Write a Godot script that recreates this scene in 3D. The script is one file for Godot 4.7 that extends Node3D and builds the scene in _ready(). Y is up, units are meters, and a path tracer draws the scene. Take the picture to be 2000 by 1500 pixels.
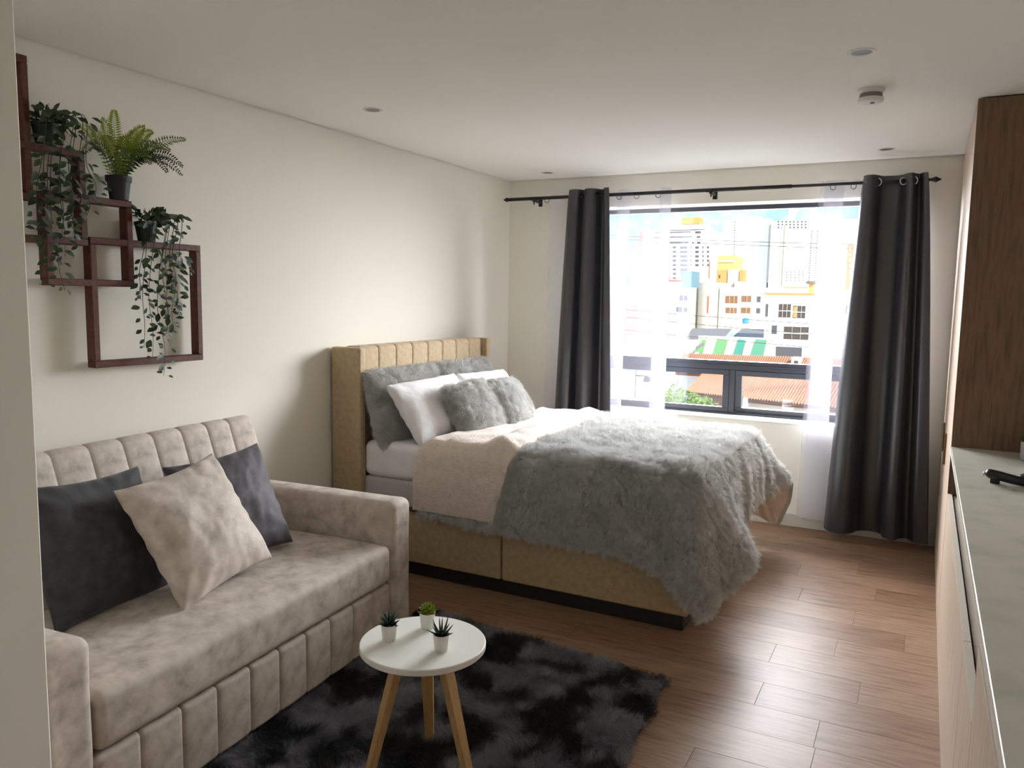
extends Node3D
# A studio flat: bed, sofa, kitchen run and a window over the town. x runs along the window wall, z from that wall into the room, y up, metres.

const FOCAL := 1543.24            # in pixels of the 2000 x 1500 frame
const EYE := Vector3(2.9175, 1.5128, 5.5184)
const CEIL := 2.4
var eye_basis := Basis.from_euler(Vector3(-0.10956, 0.48007, 0.016387))
var taken := {}
var M := {}
var shapes := {}
var rng := RandomNumberGenerator.new()


func _ready() -> void:
	rng.seed = 7
	set_camera_and_light()
	make_materials()
	build_room()
	build_window()
	build_bed()
	build_sofa()
	build_kitchen()
	build_curtains()
	build_wall_shelf()
	build_rug_and_table()
	build_ceiling_fittings()
	build_outside()


func set_camera_and_light() -> void:
	var cam := Camera3D.new()
	cam.name = "camera"
	cam.fov = rad_to_deg(2.0 * atan(750.0 / FOCAL))
	cam.near = 0.05
	cam.far = 6000.0
	cam.transform = Transform3D(eye_basis, EYE)
	add_child(cam)
	cam.current = true
	var sky_look := ProceduralSkyMaterial.new()
	sky_look.sky_top_color = Color(0.56, 0.70, 0.90)
	sky_look.sky_horizon_color = Color(0.90, 0.93, 0.97)
	sky_look.sky_curve = 0.2
	sky_look.ground_bottom_color = Color(0.62, 0.60, 0.56)
	sky_look.ground_horizon_color = Color(0.80, 0.80, 0.78)
	sky_look.energy_multiplier = 1.0
	var sky := Sky.new()
	sky.sky_material = sky_look
	var env := Environment.new()
	env.background_mode = Environment.BG_SKY
	env.sky = sky
	env.background_energy_multiplier = 3.0
	env.ambient_light_source = Environment.AMBIENT_SOURCE_BG
	env.tonemap_mode = Environment.TONE_MAPPER_LINEAR
	env.tonemap_exposure = 1.0
	env.sdfgi_enabled = true
	env.ssao_enabled = true
	env.ssil_enabled = true
	var world := WorldEnvironment.new()
	world.name = "world"
	world.environment = env
	add_child(world)
	var sun := DirectionalLight3D.new()
	sun.name = "sun"
	sun.light_color = Color(1.0, 0.96, 0.88)
	sun.light_energy = 2.9
	sun.light_angular_distance = 0.6
	sun.shadow_enabled = true
	sun.look_at_from_position(Vector3.ZERO, Vector3(-0.62, -0.55, -0.56), Vector3.UP)
	add_child(sun)
	# added area light outside the window: stands in for skylight and brightens the room
	var day := AreaLight3D.new()
	day.name = "added_daylight"
	day.area_size = Vector2(12.0, 4.6)
	day.area_normalize_energy = false
	day.light_color = Color(0.985, 0.99, 1.0)
	day.light_energy = 15.2
	day.area_range = 25.0
	day.area_attenuation = 2.0
	day.shadow_enabled = true
	day.position = Vector3(1.76, 3.9, -4.0)
	day.look_at_from_position(day.position, day.position + Vector3(0.0, -0.25, 1.0), Vector3.UP)   # tilted down, as light from a sky above the roofs would fall
	add_child(day)


# ------------------------------------------------------------------ pixels to points
func ray(px: float, py: float) -> Vector3:
	return eye_basis * Vector3((px - 1000.0) / FOCAL, -(py - 750.0) / FOCAL, -1.0)


func on_z(px: float, py: float, z: float) -> Vector3:
	var d := ray(px, py)
	return EYE + d * ((z - EYE.z) / d.z)


# ------------------------------------------------------------------ nodes
func numbered(called: String) -> String:
	var n: int = taken.get(called, -1) + 1
	taken[called] = n
	return called if n == 0 else "%s_%03d" % [called, n]


func tag(o: Node3D, label: String, category: String, group := "", kind := "") -> Node3D:
	if label: o.set_meta("label", label)
	if category: o.set_meta("category", category)
	if group: o.set_meta("group", group)
	if kind: o.set_meta("kind", kind)
	return o


func thing(called: String, label: String, category: String, at := Vector3.ZERO, turn := 0.0, group := "") -> Node3D:
	var o := Node3D.new()
	o.name = numbered(called)
	add_child(o)
	o.position = at
	o.rotation.y = turn
	return tag(o, label, category, group)


func part(called: String, mesh: Mesh, m: Material, parent: Node3D, at := Vector3.ZERO, turned := Basis.IDENTITY) -> MeshInstance3D:
	var o := MeshInstance3D.new()
	o.name = called
	o.mesh = mesh
	o.material_override = m
	o.transform = Transform3D(turned, at)
	parent.add_child(o, true)
	return o


func struct(called: String, mesh: Mesh, m: Material, label: String, category: String, at := Vector3.ZERO) -> MeshInstance3D:
	var o := part(called, mesh, m, self, at)
	tag(o, label, category, "", "structure")
	return o


# ------------------------------------------------------------------ shapes
func begin(smooth := false) -> SurfaceTool:
	var st := SurfaceTool.new()
	st.begin(Mesh.PRIMITIVE_TRIANGLES)
	st.set_smooth_group(0 if smooth else -1)
	return st


func done(st: SurfaceTool) -> ArrayMesh:
	st.generate_normals()
	return st.commit()


func tri(st: SurfaceTool, a: Vector3, b: Vector3, c: Vector3) -> void:   # counter-clockwise as seen from outside
	st.add_vertex(a); st.add_vertex(c); st.add_vertex(b)


func quad(st: SurfaceTool, a: Vector3, b: Vector3, c: Vector3, d: Vector3) -> void:
	tri(st, a, b, c)
	tri(st, a, c, d)


func tri_out(st: SurfaceTool, a: Vector3, b: Vector3, c: Vector3, inside: Vector3) -> void:
	if (b - a).cross(c - a).dot(a + b + c - inside * 3.0) > 0.0:
		tri(st, a, b, c)
	else:
		tri(st, a, c, b)


func quad_out(st: SurfaceTool, a: Vector3, b: Vector3, c: Vector3, d: Vector3, inside: Vector3) -> void:
	tri_out(st, a, b, c, inside)
	tri_out(st, a, c, d, inside)


func add_box(st: SurfaceTool, at: Vector3, size: Vector3, bevel := 0.0, turned := Basis.IDENTITY) -> void:
	var h := size * 0.5
	var p := func(sx: float, sy: float, sz: float, axis: int) -> Vector3:
		var v := Vector3(sx * h.x, sy * h.y, sz * h.z)
		var s := Vector3(sx, sy, sz)
		for k in 3:
			if k != axis:
				v[k] -= s[k] * bevel
		return at + turned * v
	for axis in 3:
		var a := (axis + 1) % 3
		var b := (axis + 2) % 3
		for s in [-1.0, 1.0]:
			var c := []
			for q in [[-1.0, -1.0], [1.0, -1.0], [1.0, 1.0], [-1.0, 1.0]]:
				var v := Vector3.ZERO
				v[axis] = s; v[a] = q[0]; v[b] = q[1]
				c.append(p.call(v.x, v.y, v.z, axis))
			quad_out(st, c[0], c[1], c[2], c[3], at)
		if bevel > 0.0:
			for sa in [-1.0, 1.0]:
				for sb in [-1.0, 1.0]:
					var v0 := Vector3.ZERO
					v0[a] = sa; v0[b] = sb; v0[axis] = -1.0
					var v1 := v0
					v1[axis] = 1.0
					quad_out(st, p.call(v0.x, v0.y, v0.z, a), p.call(v1.x, v1.y, v1.z, a), p.call(v1.x, v1.y, v1.z, b), p.call(v0.x, v0.y, v0.z, b), at)
	if bevel > 0.0:
		for sx in [-1.0, 1.0]:
			for sy in [-1.0, 1.0]:
				for sz in [-1.0, 1.0]:
					tri_out(st, p.call(sx, sy, sz, 0), p.call(sx, sy, sz, 1), p.call(sx, sy, sz, 2), at)


func bbox(size: Vector3, bevel := 0.002) -> ArrayMesh:
	var key := "b%s%s" % [size, bevel]
	if not shapes.has(key):
		var st := begin()
		add_box(st, Vector3.ZERO, size, bevel)
		shapes[key] = done(st)
	return shapes[key]


# A box given by its two corners, as a part placed at its middle.
func slab(called: String, lo: Vector3, hi: Vector3, m: Material, parent: Node3D, bevel := 0.002) -> MeshInstance3D:
	return part(called, bbox(hi - lo, bevel), m, parent, (lo + hi) * 0.5)


# Rounded box; bend (optional) moves each point.
func rbox(size: Vector3, r: float, inner := 1, bend = null, arc := 4) -> ArrayMesh:
	var h := size * 0.5
	r = minf(r, minf(h.x, minf(h.y, h.z)) * 0.999)
	var steps := func(half: float) -> PackedFloat32Array:
		var out := PackedFloat32Array()
		for k in arc + 1:
			out.append(-half + r * (1.0 - cos(PI * 0.5 * k / arc)) if false else -half + r * k / arc)
		for k in range(1, inner):
			out.append(lerpf(-half + r, half - r, float(k) / inner))
		for k in arc + 1:
			out.append(half - r + r * k / arc)
		return out
	var st := begin(true)
	for axis in 3:
		var a := (axis + 1) % 3
		var b := (axis + 2) % 3
		var ua: PackedFloat32Array = steps.call(h[a])
		var ub: PackedFloat32Array = steps.call(h[b])
		for s in [-1.0, 1.0]:
			var pts := []
			for i in ua.size():
				var row := PackedVector3Array()
				for j in ub.size():
					var v := Vector3.ZERO
					v[axis] = s * h[axis]; v[a] = ua[i]; v[b] = ub[j]
					var c := v.clamp(-h + Vector3.ONE * r, h - Vector3.ONE * r)
					v = c + (v - c).normalized() * r
					row.append(bend.call(v) if bend != null else v)
				pts.append(row)
			for i in ua.size() - 1:
				for j in ub.size() - 1:
					if s > 0.0:
						quad(st, pts[i][j], pts[i + 1][j], pts[i + 1][j + 1], pts[i][j + 1])
					else:
						quad(st, pts[i][j], pts[i][j + 1], pts[i + 1][j + 1], pts[i + 1][j])
	return done(st)


func add_grid(st: SurfaceTool, nu: int, nv: int, at: Callable, flip := false, closed := false) -> void:
	var rows := []
	for i in (nu if closed else nu + 1):
		var row := PackedVector3Array()
		for j in nv + 1:
			row.append(at.call(float(i) / nu, float(j) / nv))
		rows.append(row)
	for i in nu:
		var r0: PackedVector3Array = rows[i]
		var r1: PackedVector3Array = rows[(i + 1) % rows.size()]
		for j in nv:
			if flip:
				quad(st, r0[j], r0[j + 1], r1[j + 1], r1[j])
			else:
				quad(st, r0[j], r1[j], r1[j + 1], r0[j + 1])


func grid(nu: int, nv: int, at: Callable, flip := false, closed := false) -> ArrayMesh:
	var st := begin(true)
	add_grid(st, nu, nv, at, flip, closed)
	return done(st)


func lathe(profile: Array, sides := 24, smooth := true) -> ArrayMesh:   # profile of Vector2(radius, height), from the bottom up along the outside
	var st := begin(smooth)
	for k in profile.size() - 1:
		var p: Vector2 = profile[k]
		var q: Vector2 = profile[k + 1]
		st.set_smooth_group(k if smooth else -1)
		for i in sides:
			var a := TAU * i / sides
			var b := TAU * (i + 1) / sides
			var da := Vector3(cos(a), 0, sin(a))
			var db := Vector3(cos(b), 0, sin(b))
			var up := Vector3.UP
			quad(st, da * p.x + up * p.y, da * q.x + up * q.y, db * q.x + up * q.y, db * p.x + up * p.y)
	return done(st)


func add_tube(st: SurfaceTool, pts: PackedVector3Array, r0: float, r1: float, sides := 6) -> void:
	var rings := []
	var side := Vector3.RIGHT
	for k in pts.size():
		var along := (pts[mini(k + 1, pts.size() - 1)] - pts[maxi(k - 1, 0)]).normalized()
		if k == 0:
			side = along.cross(Vector3.UP if absf(along.y) < 0.9 else Vector3.RIGHT).normalized()
		else:
			side = (side - along * side.dot(along)).normalized()
		var up := side.cross(along)
		var r := lerpf(r0, r1, float(k) / maxi(pts.size() - 1, 1))
		var ring := PackedVector3Array()
		for s in sides:
			var a := TAU * s / sides
			ring.append(pts[k] + (side * cos(a) + up * sin(a)) * r)
		rings.append(ring)
	for k in pts.size() - 1:
		var mid := (pts[k] + pts[k + 1]) * 0.5
		for s in sides:
			quad_out(st, rings[k][s], rings[k][(s + 1) % sides], rings[k + 1][(s + 1) % sides], rings[k + 1][s], mid)
	var n := pts.size() - 1
	for s in sides:
		tri_out(st, pts[0], rings[0][s], rings[0][(s + 1) % sides], pts[1])
		tri_out(st, pts[n], rings[n][s], rings[n][(s + 1) % sides], pts[n - 1])


func tube(pts: PackedVector3Array, r0: float, r1 := -1.0, sides := 8) -> ArrayMesh:
	var st := begin(true)
	add_tube(st, pts, r0, r0 if r1 < 0.0 else r1, sides)
	return done(st)


func torus(ring_r: float, wire: float, n := 20, sides := 8) -> ArrayMesh:   # round the z axis
	return grid(n, sides, func(u, v):
		var a: float = TAU * u
		var b: float = TAU * (fmod(v, 1.0))
		return Vector3(cos(a), sin(a), 0) * (ring_r + wire * cos(b)) + Vector3(0, 0, wire * sin(b)), false, true)


func spline(c: Array, t: float) -> Variant:   # Catmull-Rom through the points c, t from 0 to 1
	var s := clampf(t, 0.0, 1.0) * (c.size() - 1)
	var i := mini(int(s), c.size() - 2)
	var f := s - i
	var p0 = c[maxi(i - 1, 0)]
	var p1 = c[i]
	var p2 = c[i + 1]
	var p3 = c[mini(i + 2, c.size() - 1)]
	return p1 + (p2 - p0) * (0.5 * f) + (p0 * 2.0 - p1 * 5.0 + p2 * 4.0 - p3) * (0.5 * f * f) + (p1 * 3.0 - p0 - p2 * 3.0 + p3) * (0.5 * f * f * f)


# A stuffed cushion: w along x, h along y, thickness t along z.
func cushion(w: float, h: float, t: float, seed_: int, wrinkle := 0.006, n := 28, pinch := 0.06) -> ArrayMesh:
	var no := FastNoiseLite.new()
	no.seed = seed_
	no.frequency = 5.0
	var st := begin(true)
	for s in [1.0, -1.0]:
		add_grid(st, n, n, func(u, v):
			var a: float = u * 2.0 - 1.0
			var b: float = v * 2.0 - 1.0
			a = signf(a) * (1.0 - pow(1.0 - absf(a), 1.35))
			b = signf(b) * (1.0 - pow(1.0 - absf(b), 1.35))
			var x: float = w * 0.5 * a * (1.0 - pinch * (1.0 - b * b))
			var y: float = h * 0.5 * b * (1.0 - pinch * (1.0 - a * a))
			var full: float = pow((1.0 - a * a) * (1.0 - b * b), 0.42)
			var edge: float = 1.0 - full
			var z: float = s * t * 0.5 * full
			if full > 0.0:
				z += s * no.get_noise_3d(x, y, 3.0 * s) * wrinkle * 2.0 * full
				var pull: float = sin(atan2(b, a) * 19.0 + no.get_noise_2d(x * 0.4, y * 0.4) * 5.0)
				z += s * pull * wrinkle * pow(edge, 3.0) * (1.0 - edge) * 4.0
			return Vector3(x, y, z), s < 0.0)
	return done(st)


# ------------------------------------------------------------------ fur and pile: tufts of blades on a mesh
func tuft_mesh(locks: int, blades: int, spread: float, width: float, curl: float, seed_: int) -> ArrayMesh:   # a patch of locks one unit long, each of blades that draw together at the tip
	var r := RandomNumberGenerator.new()
	r.seed = seed_
	var st := begin()
	for n in locks:
		var at := Vector3.ZERO
		var sway := Vector3.ZERO
		if n > 0:
			var c := n * TAU / (locks - 1) + r.randf()
			at = Vector3(cos(c), 0, sin(c)) * r.randf_range(0.35, 0.6)
			sway = Vector3(r.randfn(), 0, r.randfn()) * 0.22
		for k in blades:
			var a := r.randf() * TAU
			var root := at + Vector3(cos(a), 0, sin(a)) * spread * sqrt(r.randf())
			var b := r.randf() * TAU
			var across := Vector3(cos(b), 0, sin(b)) * width
			var tip := at + sway + Vector3(r.randfn() * curl, r.randf_range(0.75, 1.1), r.randfn() * curl)
			var mid := root.lerp(tip, 0.5) + (root - at) * 0.25
			quad(st, root - across, root + across, mid + across * 0.8, mid - across * 0.8)
			tri(st, mid - across * 0.8, mid + across * 0.8, tip)
	return done(st)


func add_fur(parent: Node3D, called: String, over: ArrayMesh, m: Material, per_m2: float, length: float, shade: Callable, comb: Callable, seed_: int, tuft: ArrayMesh, keep = null) -> MultiMeshInstance3D:
	var r := RandomNumberGenerator.new()
	r.seed = seed_
	var buffer := PackedFloat32Array()
	var owed := 0.0
	for s in over.get_surface_count():
		var arrays := over.surface_get_arrays(s)
		var v: PackedVector3Array = arrays[Mesh.ARRAY_VERTEX]
		var index := PackedInt32Array()
		if arrays[Mesh.ARRAY_INDEX] != null:
			index = arrays[Mesh.ARRAY_INDEX]
		var count := (index.size() if index.size() else v.size()) / 3
		for t in count:
			var a := v[index[t * 3] if index.size() else t * 3]
			var b := v[index[t * 3 + 1] if index.size() else t * 3 + 1]
			var c := v[index[t * 3 + 2] if index.size() else t * 3 + 2]
			var cr := (c - a).cross(b - a)
			owed += cr.length() * 0.5 * per_m2
			if owed < 1.0:
				continue
			var n := cr.normalized()
			while owed >= 1.0:
				owed -= 1.0
				var f := r.randf()
				var g := r.randf()
				if f + g > 1.0:
					f = 1.0 - f
					g = 1.0 - g
				var p := a + (b - a) * f + (c - a) * g
				if keep != null and not keep.call(p, n):
					continue
				var up: Vector3 = (comb.call(p, n) + Vector3(r.randfn(), r.randfn(), r.randfn()) * 0.22).normalized()
				var side := up.cross(Vector3(r.randfn(), r.randfn(), r.randfn())).normalized()
				var ahead := side.cross(up)
				var l := length * r.randf_range(0.65, 1.15)
				up *= l
				var wide := length
				var k: Color = shade.call(p, r.randf())
				buffer.append_array(PackedFloat32Array([side.x * wide, up.x, ahead.x * wide, p.x, side.y * wide, up.y, ahead.y * wide, p.y, side.z * wide, up.z, ahead.z * wide, p.z, k.r, k.g, k.b, 1.0]))
	var mm := MultiMesh.new()
	mm.transform_format = MultiMesh.TRANSFORM_3D
	mm.use_colors = true
	mm.mesh = tuft
	mm.instance_count = buffer.size() / 16
	mm.buffer = buffer
	var o := MultiMeshInstance3D.new()
	o.name = called
	o.multimesh = mm
	o.material_override = m
	o.set_meta("kind", "stuff")
	parent.add_child(o, true)
	return o


# ------------------------------------------------------------------ materials
func plain(c: Color, rough := 0.8, extra := {}) -> StandardMaterial3D:
	var m := StandardMaterial3D.new()
	m.albedo_color = c
	m.roughness = rough
	for k in extra:
		m.set(k, extra[k])
	return m


func noise_picture(frequency: float, octaves: int, colors: Array, seed_ := 1, size := 512, offsets := []) -> NoiseTexture2D:
	var no := FastNoiseLite.new()
	no.seed = seed_
	no.frequency = frequency
	no.noise_type = FastNoiseLite.TYPE_SIMPLEX_SMOOTH
	no.fractal_octaves = octaves
	no.fractal_gain = 0.62 if octaves > 5 else 0.5
	var g := Gradient.new()
	var at := PackedFloat32Array()
	for k in colors.size():
		at.append(offsets[k] if offsets else float(k) / (colors.size() - 1))
	g.offsets = at
	g.colors = PackedColorArray(colors)
	var t := NoiseTexture2D.new()
	t.width = size
	t.height = size
	t.seamless = true
	t.noise = no
	t.color_ramp = g
	return t


# Noise over the surface: stretch sets how often the picture repeats in a metre along each axis.
func mottled(frequency: float, octaves: int, colors: Array, stretch: Vector3, rough: float, extra := {}, seed_ := 1, world := false) -> StandardMaterial3D:
	var m := StandardMaterial3D.new()
	m.albedo_texture = noise_picture(frequency, octaves, colors, seed_)
	m.uv1_triplanar = true
	m.uv1_world_triplanar = world
	m.uv1_scale = stretch
	m.roughness = rough
	for k in extra:
		m.set(k, extra[k])
	return m


func relief(m: StandardMaterial3D, frequency: float, octaves: int, depth_cm: float, seed_ := 3) -> StandardMaterial3D:
	m.heightmap_enabled = true
	m.heightmap_texture = noise_picture(frequency, octaves, [Color.BLACK, Color.WHITE], seed_)
	m.heightmap_scale = depth_cm
	return m


func c8(r: int, g: int, b: int) -> Color:
	return Color(r / 255.0, g / 255.0, b / 255.0)


func make_materials() -> void:
	M.wall = plain(c8(242, 238, 226), 0.92)
	M.ceiling = plain(c8(245, 243, 237), 0.95)
	M.white_trim = plain(c8(226, 224, 218), 0.5)
	M.frame = plain(c8(46, 50, 58), 0.42)
	M.glass = plain(Color(0.04, 0.05, 0.06, 0.04), 0.02, {"transparency": BaseMaterial3D.TRANSPARENCY_ALPHA})
	# floor: six boards of laminate, each with its own run of grain
	M.boards = []
	for k in 6:
		var d := [0, -7, 6, -3, 9, 3][k] as int
		var m := mottled(0.012, 5, [c8(112 + d, 85 + d, 64 + d), c8(136 + d, 107 + d, 84 + d), c8(152 + d, 122 + d, 98 + d), c8(128 + d, 99 + d, 77 + d)], Vector3(0.55, 2.0, 5.0), 0.40, {"uv1_offset": Vector3(0.37 * k, 0.0, 0.61 * k), "metallic_specular": 0.33}, 20 + k)
		M.boards.append(m)
	M.joint = plain(c8(92, 66, 48), 0.8)
	# kitchen
	M.oak = mottled(0.014, 5, [c8(172, 150, 130), c8(196, 174, 152), c8(208, 188, 166), c8(186, 163, 141)], Vector3(6.0, 0.5, 6.0), 0.5, {}, 41)
	M.oak_shaded = mottled(0.014, 5, [c8(92, 68, 50), c8(116, 88, 66), c8(128, 98, 75), c8(104, 78, 58)], Vector3(5.0, 0.45, 5.0), 0.55, {}, 42)  # shaded copy of the oak: shade on faces turned from the window, in its colour
	M.edge_band = plain(c8(222, 212, 196), 0.5)
	M.stone = mottled(0.01, 5, [c8(196, 195, 182), c8(210, 208, 196), c8(215, 213, 202)], Vector3.ONE * 1.2, 0.22, {}, 43)
	M.chipboard = mottled(0.3, 2, [c8(70, 58, 45), c8(132, 112, 88)], Vector3.ONE * 2.5, 0.9, {}, 44)
	M.melamine = plain(c8(205, 207, 212), 0.45)
	M.brass = plain(c8(128, 100, 70), 0.35, {"metallic": 0.85})
	M.black = plain(c8(20, 19, 24), 0.4)
	M.leg_black = plain(c8(34, 32, 31), 0.5)
	M.board = plain(c8(92, 90, 92), 0.9)
	# cloth
	M.curtain = mottled(0.05, 3, [c8(38, 39, 48), c8(44, 45, 54)], Vector3(3, 1, 3), 0.40, {"metallic_specular": 0.7, "rim_enabled": true, "rim": 0.12, "rim_tint": 0.6}, 51)
	M.sheer = plain(Color(0.92, 0.92, 0.97, 0.30), 0.9, {"transparency": BaseMaterial3D.TRANSPARENCY_ALPHA, "backlight_enabled": true, "backlight": Color(0.20, 0.20, 0.23)})
	M.velvet = mottled(0.03, 4, [c8(172, 150, 117), c8(187, 165, 131), c8(197, 176, 142)], Vector3.ONE * 1.5, 0.75, {"rim_enabled": true, "rim": 0.35, "rim_tint": 0.6}, 52)
	M.sofa = mottled(0.014, 6, [c8(156, 145, 134), c8(190, 178, 166), c8(210, 198, 186), c8(224, 213, 201)], Vector3.ONE * 1.5, 0.7, {"rim_enabled": true, "rim": 0.3, "rim_tint": 0.5}, 53)
	M.charcoal = mottled(0.016, 6, [c8(34, 34, 37), c8(50, 50, 54), c8(70, 70, 74)], Vector3.ONE * 1.8, 0.7, {"rim_enabled": true, "rim": 0.3, "rim_tint": 0.5}, 55)
	M.plum = mottled(0.016, 6, [c8(52, 48, 54), c8(72, 67, 74), c8(92, 87, 94)], Vector3.ONE * 1.8, 0.7, {"rim_enabled": true, "rim": 0.3, "rim_tint": 0.5}, 56)
	M.sheet = relief(plain(c8(245, 244, 246), 0.85), 0.010, 3, 0.7, 8)
	M.sheet.uv1_triplanar = true
	M.sheet.uv1_scale = Vector3.ONE * 1.4
	M.box_cloth = plain(c8(200, 193, 194), 0.85)
	M.quilt = plain(c8(188, 189, 185), 0.95)
	M.fur = plain(Color.WHITE, 0.75, {"vertex_color_use_as_albedo": true, "backlight_enabled": true, "backlight": Color(0.4, 0.4, 0.4)})
	M.plush = relief(mottled(0.02, 5, [c8(212, 195, 183), c8(224, 209, 198), c8(231, 217, 207)], Vector3.ONE * 2.0, 0.85, {"rim_enabled": true, "rim": 0.4, "rim_tint": 0.5}, 57), 0.05, 4, 0.25)
	M.rug_base = plain(c8(40, 40, 46), 0.95)
	# shelf and plants
	M.walnut = mottled(0.02, 5, [c8(66, 32, 22), c8(92, 48, 33), c8(106, 58, 40)], Vector3(4, 4, 4), 0.6, {}, 61)
	M.leaf = [plain(c8(38, 58, 34), 0.55, {"backlight_enabled": true, "backlight": Color(0.10, 0.16, 0.06)}), plain(c8(48, 70, 40), 0.55, {"backlight_enabled": true, "backlight": Color(0.10, 0.18, 0.06)}), plain(c8(30, 46, 32), 0.5)]
	M.stem = plain(c8(58, 62, 40), 0.7)
	M.frond = [plain(c8(128, 146, 48), 0.6, {"backlight_enabled": true, "backlight": Color(0.5, 0.55, 0.12)}), plain(c8(92, 114, 46), 0.6, {"backlight_enabled": true, "backlight": Color(0.15, 0.20, 0.05)}), plain(c8(42, 58, 34), 0.6)]
	M.pot_black = plain(c8(38, 38, 42), 0.6)
	M.pot_green = plain(c8(22, 34, 24), 0.6)
	M.soil = relief(mottled(0.2, 3, [c8(24, 18, 14), c8(52, 40, 32)], Vector3.ONE * 8.0, 0.95, {}, 62), 0.2, 3, 0.3)
	M.ceramic = plain(c8(232, 229, 221), 0.35)
	M.table_white = plain(c8(246, 246, 241), 0.38)
	M.ash = mottled(0.02, 5, [c8(176, 138, 88), c8(196, 158, 106), c8(206, 170, 118)], Vector3(8, 1, 8), 0.5, {}, 63)
	M.succulent = [plain(c8(34, 66, 54), 0.45), plain(c8(128, 148, 36), 0.5, {"backlight_enabled": true, "backlight": Color(0.2, 0.22, 0.04)}), plain(c8(36, 60, 40), 0.45)]
	M.concrete_pot = mottled(0.05, 3, [c8(160, 162, 164), c8(172, 174, 176)], Vector3.ONE * 3.0, 0.8, {}, 64)
	M.plastic = plain(c8(224, 222, 220), 0.45)
	M.lamp_glass = plain(c8(120, 118, 112), 0.4)
	M.rod = plain(c8(26, 24, 26), 0.45)
	M.chrome = plain(c8(190, 190, 194), 0.25, {"metallic": 0.9})
	# the town
	M.render_white = plain(c8(236, 234, 226), 0.9)
	M.render_cream = plain(c8(232, 226, 196), 0.9)
	M.render_grey = plain(c8(186, 178, 160), 0.9)
	M.render_yellow = plain(c8(232, 192, 104), 0.9)
	M.render_orange = plain(c8(222, 142, 82), 0.9)
	M.render_pink = plain(c8(206, 150, 138), 0.9)
	M.render_red = plain(c8(190, 86, 62), 0.9)
	M.window_grey = plain(c8(78, 80, 84), 0.5)
	M.window_dark = plain(c8(74, 66, 58), 0.5)
	M.curtain_brown = plain(c8(130, 92, 62), 0.8)
	M.teal = plain(c8(92, 128, 138), 0.8)
	M.tank_blue = plain(c8(58, 136, 196), 0.5)
	M.clay = mottled(0.03, 3, [c8(150, 92, 62), c8(184, 124, 90), c8(206, 152, 116)], Vector3.ONE * 0.4, 0.9, {}, 71, true)
	M.brick = plain(c8(158, 92, 66), 0.9)
	M.slate = mottled(0.05, 3, [c8(96, 92, 86), c8(132, 126, 118)], Vector3.ONE * 0.1, 0.9, {}, 72, true)
	M.sheet_green = [plain(c8(96, 150, 72), 0.7), plain(c8(48, 132, 98), 0.7), plain(c8(72, 138, 92), 0.7)]
	M.street = mottled(0.03, 3, [c8(176, 172, 162), c8(196, 192, 182)], Vector3.ONE * 0.05, 0.95, {}, 73, true)
	M.hazed_forest = mottled(0.02, 5, [c8(112, 144, 162), c8(142, 172, 182), c8(168, 190, 150)], Vector3.ONE * 0.003, 0.95, {}, 74, true)  # pale blue tones: distance haze is put into the colour of the woods
	M.bush = plain(c8(104, 132, 52), 0.8, {"backlight_enabled": true, "backlight": Color(0.2, 0.3, 0.05)})
	M.cable = plain(c8(60, 58, 56), 0.8)
	M.iron = plain(c8(70, 66, 62), 0.7)


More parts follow.
